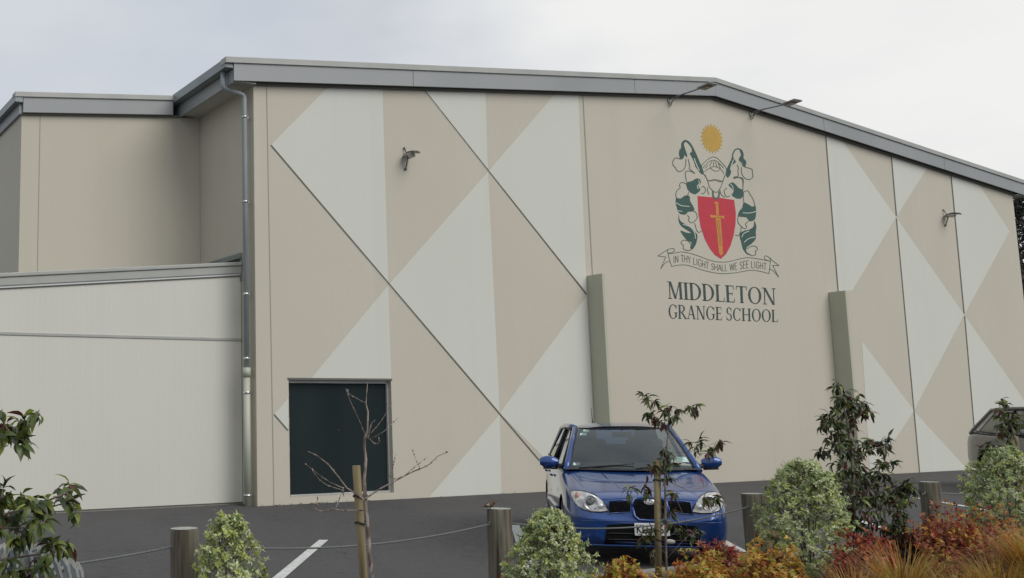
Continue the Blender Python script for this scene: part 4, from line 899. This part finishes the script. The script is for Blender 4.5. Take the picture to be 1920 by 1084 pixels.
# ------------------------------------------------------------------ foliage
LP1 = leafmat('pale variegated leaf', (.60, .64, .42)); LP2 = leafmat('yellow green young leaf', (.56, .60, .22)); LP3 = leafmat('grey green leaf', (.36, .44, .24)); LP4 = leafmat('deep green old leaf', (.16, .21, .08))
LD1 = leafmat('dark glossy leaf', (.034, .050, .020), .35, .15); LD2 = leafmat('mid green leaf', (.10, .135, .04), .35, .2); LD3 = leafmat('purple red young leaf', (.11, .032, .026), .35, .2); LD4 = leafmat('yellow green lit leaf', (.24, .28, .07), .35, .3)
LG1 = leafmat('gold leaf', (.60, .38, .09)); LG2 = leafmat('orange leaf', (.48, .17, .04)); LG3 = leafmat('crimson leaf', (.34, .035, .035)); LG4 = leafmat('dull red brown leaf', (.19, .055, .03)); LG5 = leafmat('lime leaf', (.42, .42, .09)); LG6 = leafmat('pink tipped leaf', (.48, .19, .12))
GR1 = leafmat('orange grass blade', (.42, .18, .04), .5, .3); GR2 = leafmat('tan grass blade', (.48, .32, .10), .5, .3); GR3 = leafmat('olive grass blade', (.24, .21, .045), .5, .3); GR4 = leafmat('brown grass blade', (.15, .06, .02), .5, .3)
def rvec(r): 
    a = r.uniform(0, 2*pi); z = r.uniform(-1, 1); q = sqrt(1-z*z); return Vector((q*cos(a), q*sin(a), z))
def pick(r, ws):
    x = r.random()*sum(ws)
    for i, q in enumerate(ws):
        x -= q
        if x <= 0: return i
    return len(ws)-1
BZ = .08
def lump(ph, a, t): return 1 + .12*sin(3*a+ph) + .11*sin(5*a+7*t+ph*2) + .11*sin(9*t+2*a+ph*3) + .09*sin(11*a-13*t+ph)
def pale_shrub(u, D, H, Rm, seed, label, prof, mix=(5, 3, 3, 1), n=800, lf=.03, cat='shrub', lean=0, shoots=14):
    r = random.Random(seed); base = at(u, 900, D); base.z = BZ; T = thing('pale_shrub', label, cat, tuple(base), 0, 'pale variegated shrubs'); ph = seed*1.7
    bl, bs = MB(), MB()
    def rad(t): return Rm*interp(prof, t)
    for i in range(n):
        t = r.random()**.9; a = r.uniform(0, 2*pi); q = rad(t)*lump(ph, a, t); f = r.uniform(.55, 1.05)**.5 if r.random() < .8 else r.uniform(.25, .8)
        cl = sin(4*a+ph*3+5*t)*.5 + sin(7*a-11*t+ph)*.45 + sin(17*t+2*a+ph*5)*.4
        if cl < -.55 and r.random() < .8: continue
        p = Vector((cos(a)*q*f, sin(a)*q*f, .03+t*H*.97)); o = Vector((cos(a), sin(a), .25+.9*t)).normalized(); o = (o + rvec(r)*.45).normalized()
        tip = p + o*r.uniform(.02, .06)
        if i % 3 == 0: bs.tube([p - o*.10, tip], .0022, 0, 4, False)
        mi = pick(r, (mix[0]*(1.6 if cl > .3 else .6), mix[1]*(1.4 if cl > 0 else .5), mix[2], mix[3]*(.5 if cl > .2 else 2)))
        for k in range(r.randint(9, 13)):
            x = (o*r.uniform(.4, 1.1) + rvec(r)).normalized(); bl.leaf(tip + rvec(r)*.006 - o*r.uniform(0, .02), x, o, lf*1.15*r.uniform(.6, 1.15), lf*.5, mi if r.random() < .75 else pick(r, mix), .3)
    for i in range(shoots):     # shoots breaking the outline
        a = r.uniform(0, 2*pi); t = r.uniform(.6, 1); q = rad(t)*.8; p = Vector((cos(a)*q, sin(a)*q, t*H*.95)); d = Vector((cos(a)*.5, sin(a)*.5, 1)).normalized(); ln = r.uniform(.06, .15)
        bs.tube([p, p+d*ln], .002, 0, 4, False)
        for k in range(12):
            x = (d*.5 + rvec(r)).normalized(); bl.leaf(p + d*ln*(k/11), x, d, lf*r.uniform(.6, 1), lf*.4, pick(r, (5, 4, 1, 0)), .3)
    for i in range(9):
        a = r.uniform(0, 2*pi); t = r.uniform(.5, .9); q = rad(t)*.6; bs.tube([Vector((0, 0, -.05)), Vector((cos(a)*q*.4, sin(a)*q*.4, t*H*.4)), Vector((cos(a)*q, sin(a)*q, t*H))], [.012, .008, .003], 0, 5, False)
    o = bl.build('foliage', [LP1, LP2, LP3, LP4]); o.parent = T; o = bs.build('stems', m_bark); o.parent = T
    return T
oval = [(0, .75), (.2, 1), (.45, 1), (.7, .82), (.88, .55), (1, .16)]
pale_shrub(428, 7.15, .80, .235, 1, 'pale yellow green shrub with loose shoots right of the leftmost bollard', [(0, 1.1), (.25, 1.15), (.45, .95), (.7, .70), (.88, .42), (1, .12)], (4, 5, 1.5, 1), 620, .032, shoots=34)
pale_shrub(1026, 8.25, .70, .30, 2, 'broad pale green shrub in front of the left side of the blue car', [(0, 1), (.25, 1.0), (.5, .9), (.75, .62), (.9, .4), (1, .15)], (5, 3, 3, 1), 1100, shoots=34)
pale_shrub(1507, 9.35, 1.03, .325, 3, 'tallest pale green shrub, beside the dark bollard right of the car', oval, (5, 2.5, 3.5, 1.2), 1700, shoots=40)
pale_shrub(1890, 10.3, 1.08, .37, 4, 'rounded pale green shrub at the right edge in front of the silver car', oval, (5, 2.5, 3.5, 1.2), 1600, shoots=40)

def mound(u, D, H, Rx, seed, label, mats, mix, n=2600, lf=.042, group='colourful low shrubs of the garden bed', name='nandina_shrub'):
    r = random.Random(seed); base = at(u, 900, D); base.z = BZ; T = thing(name, label, 'shrub', tuple(base), 0, group); bl, bs = MB(), MB(); ph = seed*2.3
    for i in range(int(n*.72)):
        a = r.uniform(0, 2*pi); el = math.asin(r.uniform(0, 1)); f = r.uniform(.5, 1) ** .5; q = lump(ph, a, el/1.6)*f
        d0 = Vector((cos(a)*cos(el), sin(a)*cos(el), sin(el))); p = Vector((d0.x*Rx*q, d0.y*Rx*q, d0.z*H*q)) + rvec(r)*.015
        mi = pick(r, mix) if r.random() < .6 else int((sin(a*3+ph)+sin(el*5+ph)+2)/4.01*len(mats))
        tw = (d0*.8 + Vector((.45, -.1, -.15)) + rvec(r)*.35).normalized()
        for k in range(3):
            x = (tw + rvec(r)*.62 + Vector((0, 0, -.3))).normalized(); bl.leaf(p, x, (d0+Vector((0, 0, .5))+rvec(r)*.4).normalized(), lf*1.25*r.uniform(.6, 1.15), lf*.46, mi, .35)
    for i in range(26):
        a = r.uniform(0, 2*pi); q = r.uniform(.2, .85); bs.tube([Vector((cos(a)*.03, sin(a)*.03, -.05)), Vector((cos(a)*Rx*q*.6, sin(a)*Rx*q*.6, H*.4)), Vector((cos(a)*Rx*q, sin(a)*Rx*q, H*sqrt(max(0, 1-q*q))*.9))], .003, 0, 4, False)
    o = bl.build('foliage', mats); o.parent = T; o = bs.build('stems', m_bark); o.parent = T
GOLD = [LG1, LG2, LG5, LG4, LG1]; REDD = [LG3, LG4, LG6, LG2, LG3]; MIXD = [LG2, LG3, LG1, LG6, LG4]
mound(1160, 8.1, .34, .24, 21, 'low orange gold shrub left of the stake in front of the car', GOLD, (4, 4, 1, 1, 3))
mound(1300, 8.1, .36, .30, 22, 'low gold and orange shrub right of the stake under the car headlight', GOLD, (4, 3, 1.5, 1, 3))
mound(1425, 8.3, .43, .30, 23, 'low yellow gold shrub between the car and the tallest pale shrub', [LG1, LG5, LG2, LG4, LG1], (5, 3, 2, 1, 3))
mound(1340, 9.2, .36, .22, 24, 'small pinkish red shrub by the right corner of the blue car', REDD, (3, 2, 3, 2, 2), 1200)
mound(1612, 8.6, .46, .30, 25, 'crimson shrub between the tallest pale shrub and the orange grass', REDD, (5, 2, 2, 1, 3), 2400, .038)
mound(1790, 9.4, .57, .46, 26, 'large orange and crimson shrub in front of the rightmost bollard', MIXD, (4, 4, 3, 2, 2), 4200)
mound(1690, 9.7, .40, .30, 29, 'dull dark red shrub under the purple leaved tree', [LG4, LG4, LD1, LG3], (4, 3, 2, 1), 1800)
mound(1870, 8.9, .45, .28, 30, 'red brown shrub left of the tall orange grass at the right edge', MIXD, (3, 4, 1, 2, 3), 1700)
mound(925, 7.7, .27, .19, 27, 'small dark red shrub at the foot of the bollard with the bird', REDD, (4, 4, 1, 1, 2), 900, .034)
mound(785, 7.3, .22, .15, 28, 'tiny green shrub right of the bare young tree', [LP2, LD4, LD2], (2, 3, 2), 600, .03)
mound(1500, 7.3, .22, .25, 31, 'low green brown plant under the tallest pale shrub', [LG4, LD2, LD1, LG2], (2, 3, 3, 1), 1000)

def tussock(u, D, H, seed, label, mix=(4, 3, 3, 2), n=1000, spread=.75):
    r = random.Random(seed); base = at(u, 900, D); base.z = BZ; T = MB()
    for i in range(n):
        a = r.uniform(0, 2*pi); L_ = H*r.uniform(.65, 1.25); til = abs(r.gauss(0, .38))*spread + .05; cu = r.uniform(.5, 1.6); p = Vector((cos(a)*r.uniform(0, .07), sin(a)*r.uniform(0, .07), -.02)); az = a + r.gauss(0, .5)
        th = til; mi = pick(r, mix); K = 6; w_ = r.uniform(.004, .009); sd_ = Vector((-sin(az), cos(az), 0)); b0 = len(T.v)
        for k in range(K+1):
            ww = w_*(1-(k/K)**2)*.5 + .0006; T.v += [tuple(p-sd_*ww), tuple(p+sd_*ww)]
            if k < K:
                T.f.append((b0+2*k, b0+2*k+1, b0+2*k+3, b0+2*k+2)); T.m.append(mi); T.sm.append(True)
            st_ = L_/K; p = p + Vector((cos(az)*sin(th), sin(az)*sin(th), cos(th)))*st_; th += cu*(.1+.35*k/K)*spread
    o = T.build('ornamental_grass', [GR1, GR2, GR3, GR4]); o.location = base; tag(o, label, 'grass clump', 'orange tussock grasses')
tussock(1590, 7.2, .46, 41, 'short orange brown grass clump leftmost of the tussocks', (4, 3, 2, 3), 700)
tussock(1675, 7.5, .55, 42, 'orange grass clump with long straight blades below the purple leaved tree')
tussock(1775, 7.2, .43, 43, 'arching tan grass clump in front of the orange and crimson shrub', (3, 4, 3, 2))
tussock(1848, 7.7, .46, 44, 'olive and orange grass clump second from the right edge', (3, 3, 4, 2))
tussock(1930, 7.9, .62, 45, 'tall dense orange grass clump at the right edge of the photo', (5, 3, 2, 3), 1700, .6)
tussock(1880, 6.9, .42, 46, 'low brown grass clump nearest the bottom right corner', (3, 2, 3, 4), 900)
tussock(1730, 6.9, .36, 47, 'low orange grass clump at the bottom edge between two larger tussocks', (5, 2, 2, 3), 800)

# trees with drooping leaves built on a skeleton of limbs
def droop(T, clumps, D, r, ln, wd, mats, mix, dens=1.0, zj=.16):
    for (u, v, rp) in clumps:
        c = at(u, v, D + r.uniform(-zj, zj)); rad = rp*D/1963; nt_ = max(3, int(dens*rp*.55))
        b = MB(); bs = MB()
        for i in range(nt_):
            d = rvec(r); d.z = d.z*.8 + .2; p = c + d*rad*r.uniform(.1, .8); q = c + d*rad*1.0
            T[1].tube([c + rvec(r)*rad*.1, p, q], [.003, .0025, .0012], 0, 4, False)
            for k in range(r.randint(4, 7)):
                s_ = p.lerp(q, k/5); x = (d*.55 + rvec(r)*.75 + Vector((0, 0, -.55))).normalized()
                T[0].lance(s_, x, (Vector((0, 0, 1))+rvec(r)*.7).normalized(), ln*r.uniform(.6, 1.1), wd*r.uniform(.8, 1.15), pick(r, mix), .55)
def limbs(b, lines, D, base_r, r):
    for q in lines:
        rad, pts = q; P_ = [at(u, v, D + (r.uniform(-.03, .03) if i else 0)) for i, (u, v) in enumerate(pts)]
        K = len(P_); b.tube(P_, [max(.0012, rad*(1-.6*i/max(1, K-1))) for i in range(K)], 0, 7)
def leaf_tree(name, label, D, trunk, lines, clumps, seed, ln, wd, mats, mix, dens, bark, group=None, cat='tree'):
    r = random.Random(seed); b0 = at(trunk[0][0], trunk[0][1], D); T = thing(name, label, cat, (b0.x, b0.y, BZ), 0, group); Mi = Matrix.Translation(-T.location)
    tb = MB(); P_ = [at(u, v, D) for u, v, q in trunk]; P_.insert(0, Vector((P_[0].x, P_[0].y, BZ-.05))); rr = [trunk[0][2]] + [q for u, v, q in trunk]; tb.tube(P_, rr, 0, 9); limbs(tb, lines, D, .01, r)
    o = tb.build('trunk', bark); o.parent = T; o.matrix_parent_inverse = Mi
    cb, sb = MB(), MB(); droop((cb, sb), clumps, D, r, ln, wd, mats, mix, dens); n0 = len(cb.v); cb.v += sb.v; cb.f += [tuple(i+n0 for i in f) for f in sb.f]; cb.m += [len(mats)]*len(sb.f); cb.sm += sb.sm
    o = cb.build('crown', mats + [bark]); o.parent = T; o.matrix_parent_inverse = Mi
    return T
DL = [LD1, LD2, LD3, LD4]
leaf_tree('purple_leaved_tree', 'young dark tree with drooping purple green leaves right of the tallest pale shrub', 9.75,
    [(1608, 1080, .022), (1600, 950, .018), (1598, 860, .014), (1588, 790, .010), (1572, 712, .003)],
    [(.008, [(1599, 870), (1625, 845), (1665, 835)]), (.007, [(1598, 850), (1570, 835), (1545, 850)]), (.006, [(1590, 800), (1560, 790), (1546, 798)]), (.006, [(1590, 800), (1612, 780), (1620, 765)]), (.009, [(1604, 990), (1650, 930), (1705, 905)]), (.008, [(1602, 960), (1640, 900), (1655, 868)]), (.007, [(1600, 940), (1570, 900), (1555, 880)])],
    [(1572, 724, 12), (1577, 745, 17), (1590, 762, 18), (1600, 780, 20), (1562, 788, 20), (1548, 795, 14), (1612, 752, 14), (1622, 772, 12), (1588, 818, 20), (1566, 835, 20), (1547, 848, 11), (1600, 852, 18), (1625, 840, 16), (1650, 830, 17), (1664, 842, 14), (1588, 880, 24), (1662, 870, 13), (1652, 888, 12), (1600, 912, 32), (1638, 920, 34), (1680, 920, 28), (1702, 915, 15), (1600, 950, 38), (1650, 955, 40), (1690, 948, 24), (1562, 900, 14), (1625, 990, 40), (1672, 985, 24), (1580, 975, 22)],
    5, .092, .026, DL, (6, 3.5, 1.6, .8), 1.0, m_bark, 'young trees with drooping leaves')
leaf_tree('purple_leaved_tree', 'thin sparse young tree tied to the stake in front of the blue car', 8.75,
    [(1250, 1090, .010), (1248, 1000, .009), (1247, 900, .008), (1249, 845, .006), (1254, 800, .005), (1252, 768, .003)],
    [(.003, [(1254, 795), (1272, 775), (1298, 762)]), (.003, [(1254, 800), (1235, 790), (1215, 775)]), (.003, [(1252, 780), (1228, 758), (1208, 745)]), (.0025, [(1248, 848), (1290, 848), (1312, 842), (1345, 828)]), (.0025, [(1247, 900), (1290, 920), (1322, 938)]), (.003, [(1264, 925), (1283, 970), (1292, 1005)]), (.003, [(1247, 955), (1220, 930), (1190, 922)]), (.003, [(1248, 1040), (1225, 1010), (1205, 990)]), (.003, [(1248, 1050), (1275, 1020), (1296, 1000)])],
    [(1210, 748, 9), (1223, 752, 8), (1221, 774, 8), (1230, 792, 11), (1246, 794, 8), (1253, 768, 13), (1266, 764, 9), (1262, 780, 8), (1300, 760, 8), (1303, 771, 4), (1306, 830, 10), (1306, 843, 7), (1330, 838, 10), (1346, 829, 6), (1326, 850, 4), (1248, 846, 5), (1247, 868, 9), (1256, 872, 8), (1222, 873, 4), (1251, 896, 8), (1184, 924, 10), (1208, 918, 13), (1265, 926, 5), (1325, 937, 17), (1219, 998, 14), (1255, 978, 9), (1258, 962, 6), (1214, 1016, 14), (1298, 1008, 20), (1225, 1045, 14)],
    6, .085, .023, DL, (5, 3, 2.4, .6), .62, m_bark, 'young trees with drooping leaves')
leaf_tree('purple_leaved_tree', 'small leafy young tree in front of the silver car at the right edge', 10.7,
    [(1913, 1000, .018), (1911, 900, .016), (1906, 830, .013), (1888, 775, .005)],
    [(.006, [(1908, 850), (1880, 845), (1850, 838)]), (.005, [(1904, 825), (1880, 815)])],
    [(1876, 753, 6), (1887, 768, 13), (1885, 788, 17), (1906, 787, 10), (1888, 806, 16), (1868, 815, 10), (1888, 825, 14), (1836, 843, 6), (1862, 839, 10), (1880, 848, 14), (1892, 862, 12), (1905, 900, 14)],
    8, .085, .026, DL, (4, 4, 2, 1.5), .9, m_bark, 'young trees with drooping leaves')
leaf_tree('leafy_tree', 'green broad leaved branches reaching in from the left edge in the foreground', 4.2,
    [(-95, 1400, .03), (-90, 1150, .026), (-80, 950, .02), (-60, 830, .012), (-40, 760, .006)],
    [(.006, [(-70, 880), (-20, 835), (20, 808), (75, 775)]), (.005, [(-72, 890), (-20, 850), (15, 835)]), (.007, [(-80, 1000), (-10, 970), (60, 950), (125, 925), (150, 945)]), (.006, [(-85, 1080), (0, 1050), (70, 1040), (125, 1020)]), (.005, [(-80, 1020), (10, 990), (60, 990)])],
    [(12, 803, 24), (-5, 830, 30), (45, 795, 14), (74, 778, 8), (30, 832, 12), (-10, 775, 16), (128, 922, 15), (140, 955, 16), (100, 950, 24), (62, 960, 24), (20, 968, 26), (35, 1000, 24), (75, 985, 20), (48, 935, 12), (102, 1035, 24), (122, 1020, 14), (85, 1068, 20), (8, 1060, 22), (2, 935, 22), (50, 1080, 16), (-30, 980, 30), (-40, 880, 24)],
    9, .070, .027, [LD2, LD4, LD1, LD3], (5, 3, 3, .6), .42, m_bark)
# bare young tree
def pl_(D, lines, b):
    for rad, pts in lines:
        P_ = [at(u, v, D + .05*sin(i*1.7+u)) for i, (u, v) in enumerate(pts)]; K = len(P_); b.tube(P_, [max(.0012, .78*rad*(1-.6*i/max(1, K-1))) for i in range(K)], 0, 7)
        r = random.Random(int(pts[0][0]*7+pts[-1][1]))
        for i in range(K-1):
            for k in range(2): p = P_[i].lerp(P_[i+1], r.random()); b.ball(p + rvec(r)*.003, (.005, .005, .006), 0, 5, 3)
DT = 6.75; bb = at(697, 1084, DT); T = thing('bare_tree', 'leafless young tree with mottled pale bark tied to the stake before the dark door', 'tree', (bb.x, bb.y, BZ)); Mi = Matrix.Translation(-T.location)
b = MB(); P_ = [Vector((bb.x+.02, bb.y, BZ-.05))] + [at(u, v, DT) for u, v in ((697, 1084), (691, 1010), (687, 960), (684.5, 930), (683, 900), (686, 862), (683, 838), (684, 822), (689, 808), (690, 772), (686, 757), (689, 719))]
b.tube(P_, [.016, .0135, .0125, .0125, .013, .0105, .0095, .009, .009, .0065, .005, .0035, .0015], 0, 10); o = b.build('trunk', m_barkp); o.parent = T; o.matrix_parent_inverse = Mi
b = MB(); pl_(DT, [(.0035, [(685, 815), (672, 785), (658, 755), (648, 729)]), (.003, [(688, 757), (670, 748), (655, 739), (650, 729)]), (.006, [(690, 822), (694, 803), (697, 792), (703, 788)]), (.005, [(691, 822), (700, 830), (707, 833), (711, 828), (710, 820)]), (.003, [(692, 825), (720, 809), (746, 784)]), (.003, [(696, 812), (716, 788), (735, 756)]),
    (.007, [(684, 936), (710, 918), (735, 905), (757, 893), (775, 884), (795, 876), (806, 870), (820, 856), (840, 847)]), (.002, [(787, 877), (780, 862), (773, 844)]), (.002, [(761, 890), (780, 873), (801, 857)]), (.003, [(757, 893), (740, 898), (730, 893), (738, 870), (742, 850)]),
    (.007, [(684, 937), (665, 925), (650, 915), (635, 895), (615, 870), (592, 853), (576, 846)]), (.0045, [(645, 916), (620, 905), (600, 892), (572, 869)]), (.004, [(645, 920), (615, 911), (600, 901), (585, 882)]), (.006, [(644, 914), (642, 922), (645, 931)]), (.006, [(686, 957), (660, 957), (640, 957), (622, 955), (610, 959), (597, 957), (588, 951)]), (.004, [(597, 957), (595, 944), (595, 929)]), (.004, [(628, 956), (635, 940), (640, 926)])], b)
o = b.build('branches', m_barkp); o.parent = T; o.matrix_parent_inverse = Mi
def stake(u0, v0, u1, v1, D, rad, label, ties):
    p, q = at(u0, v0, D), at(u1, v1, D); d = (q-p).normalized(); L_ = (p.z-BZ+.1)/-d.z; q = p + d*L_
    T = thing('tree_stake', label, 'stake', tuple(q), 0, 'timber tree stakes'); Mi = Matrix.Translation(-T.location)
    b = MB(); b.tube([q, p], rad, 0, 14); o = b.build('pole', m_stake); o.parent = T; o.matrix_parent_inverse = Mi
    for v in ties:
        k = (v-v0)/(v1-v0); c = at(u0+(u1-u0)*k, v, D); b = MB(); pts = [c + Vector(((rad+.004)*cos(a)*(1 if cos(a) < 0 else 1.9), (rad+.005)*sin(a), .006*sin(a*2))) for a in [2*pi*i/16 for i in range(17)]]; b.tube(pts, .0065, 0, 6); o = b.build('rubber_tie', m_rubber); o.parent = T; o.matrix_parent_inverse = Mi
stake(668, 873, 682, 1084, 6.85, .0265, 'pale timber stake behind the bare young tree', (930, 980))
stake(1232, 862, 1235, 1084, 8.80, .027, 'timber stake in front of the blue car with a thin tree tied to it', (900, 1012))
stake(1900, 818, 1908, 900, 10.85, .04, 'dark timber stake behind the small tree at the right edge', (850,))
# pale stones by the blue car
for i, (u, v, D, s_, lb) in enumerate(((1256, 1016, 9.3, (.045, .03, .022), 'pale stone behind the stake under the car bumper'),)):
    p = at(u, v, D); b = MB(); r = random.Random(i+3); rows = []
    for k in range(8):
        a = max(-1.5, min(1.5, -pi/2+pi*k/7)); rows.append([Vector((s_[0]*cos(a)*cos(2*pi*j/12)*r.uniform(.88, 1.1), s_[1]*cos(a)*sin(2*pi*j/12)*r.uniform(.88, 1.1), s_[2]*sin(a))) for j in range(12)])
    b.grid(rows, 0, True, True); o = b.build('stone', m_rock); o.location = p; tag(o, lb, 'stone')
    zt2 = p.z - s_[2]*.8
    b = None
# silver strappy plant bottom left
m_sil = leafmat('silver grey strap leaf', (.74, .74, .70), .4, .15); m_sil2 = leafmat('dark half strap leaf', (.10, .12, .14), .4, .1)  # dark colour fills one lengthwise half of each leaf
D0 = 4.6; cb = at(-30, 1130, D0); T = thing('silver_plant', 'silver grey strap leaved plant in the bottom left corner behind the leafy branches', 'plant', (cb.x, cb.y, BZ)); Mi = Matrix.Translation(-T.location)
b = MB(); r = random.Random(5)
ends = [(-18, 1040, -10, 1100), (2, 1028, 8, 1100), (16, 1032, 30, 1105), (22, 1028, 45, 1100), (34, 1026, 62, 1098), (44, 1028, 80, 1100), (56, 1032, 95, 1098), (72, 1040, 118, 1100), (88, 1048, 132, 1098), (104, 1058, 145, 1096), (118, 1064, 152, 1098), (-40, 1050, -50, 1110), (60, 1045, 84, 1110), (28, 1045, 40, 1120)]
for (ax_, ay_, ex, ey) in ends:
    Dk = D0 + r.uniform(-.12, .12); A0 = cb + Vector((r.uniform(-.03, .03), r.uniform(-.03, .03), -.2)); A1 = at(ax_, ay_, Dk); A2 = at(ex, ey+20, Dk-.15); K = 10; cl = []
    for k in range(K+1):
        t = k/K; c1 = A1*2 - (A0+A2)*.5; cl.append(A0*(1-t)**2 + c1*2*t*(1-t) + A2*t*t)
    L_, M_, R_ = [], [], []
    for k, p in enumerate(cl):
        d = (cl[min(k+1, K)]-cl[max(k-1, 0)]).normalized(); s_ = d.cross(Vector((0, -1, .25))).normalized(); w2 = .019*(1-(k/K)**5*.7)
        L_.append(p - s_*w2); M_.append(p + Vector((0, .012, -.008))); R_.append(p + s_*w2)
    b.grid([L_, M_], 0); b.grid([M_, R_], 1)
o = b.build('leaves', [m_sil, m_sil2]); o.parent = T; o.matrix_parent_inverse = Mi
# dark tree behind the right end of the hall
r = random.Random(77); tp = at(1945, 800, 46); tp.z = 0
T = thing('evergreen_tree', 'tall dark evergreen tree behind the right end of the hall', 'tree', tuple(tp)); b = MB(); b.tube([Vector((0, 0, -.3)), Vector((.1, 0, 4)), Vector((0, .1, 10.3))], [.35, .22, .04], 0, 10)
for i in range(26):
    z = 1.5 + 8.5*i/26; a = r.uniform(0, 2*pi); q = 2.6*(1-z/13); b.tube([Vector((0, 0, z)), Vector((cos(a)*q*.5, sin(a)*q*.5, z+.3)), Vector((cos(a)*q, sin(a)*q, z+.4))], [.08, .05, .02], 0, 5)
o = b.build('trunk', m_bark); o.parent = T
m_ev = leafmat('dark needle clump', (.02, .03, .02), .7, .1); m_ev2 = leafmat('grey green needle clump', (.07, .085, .075), .7, .1); m_ev3 = leafmat('red brown needle clump', (.05, .02, .022), .7, .1)
b = MB()
for i in range(620):
    z = 1.0 + 10.0*r.random()**.8; a = r.uniform(0, 2*pi); q = 3.0*(1.06-z/11.4)*r.uniform(.5, 1)**.5*lump(2, a, z/3); c = Vector((cos(a)*q, sin(a)*q, z)); mi = pick(r, (6, 2, 2))
    for k in range(22):
        x = (Vector((cos(a), sin(a), .1))*.5 + rvec(r)).normalized(); b.leaf(c + rvec(r)*.28, x, rvec(r), r.uniform(.12, .3), .07, mi if r.random() < .8 else pick(r, (6, 2, 2)), .2)
o = b.build('crown', [m_ev, m_ev2, m_ev3]); o.parent = T
# leaves blown against the wall
b = MB(); r = random.Random(13)
for i in range(60):
    s_ = r.choice([r.uniform(0, 1.6), r.uniform(0, WW*.6)]); p = wpt(s_, .012, r.uniform(.03, .3)**1.2); b.leaf(p, Vector((r.uniform(-1, 1), r.uniform(-1, 1), .1)), Vector((0, 0, 1)), .06, .03, 0)
tag(b.build('fallen_leaves', leafmat('dry fallen leaf', (.12, .07, .035))), 'scattered dry leaves along the foot of the wall', 'leaves', kind='stuff')
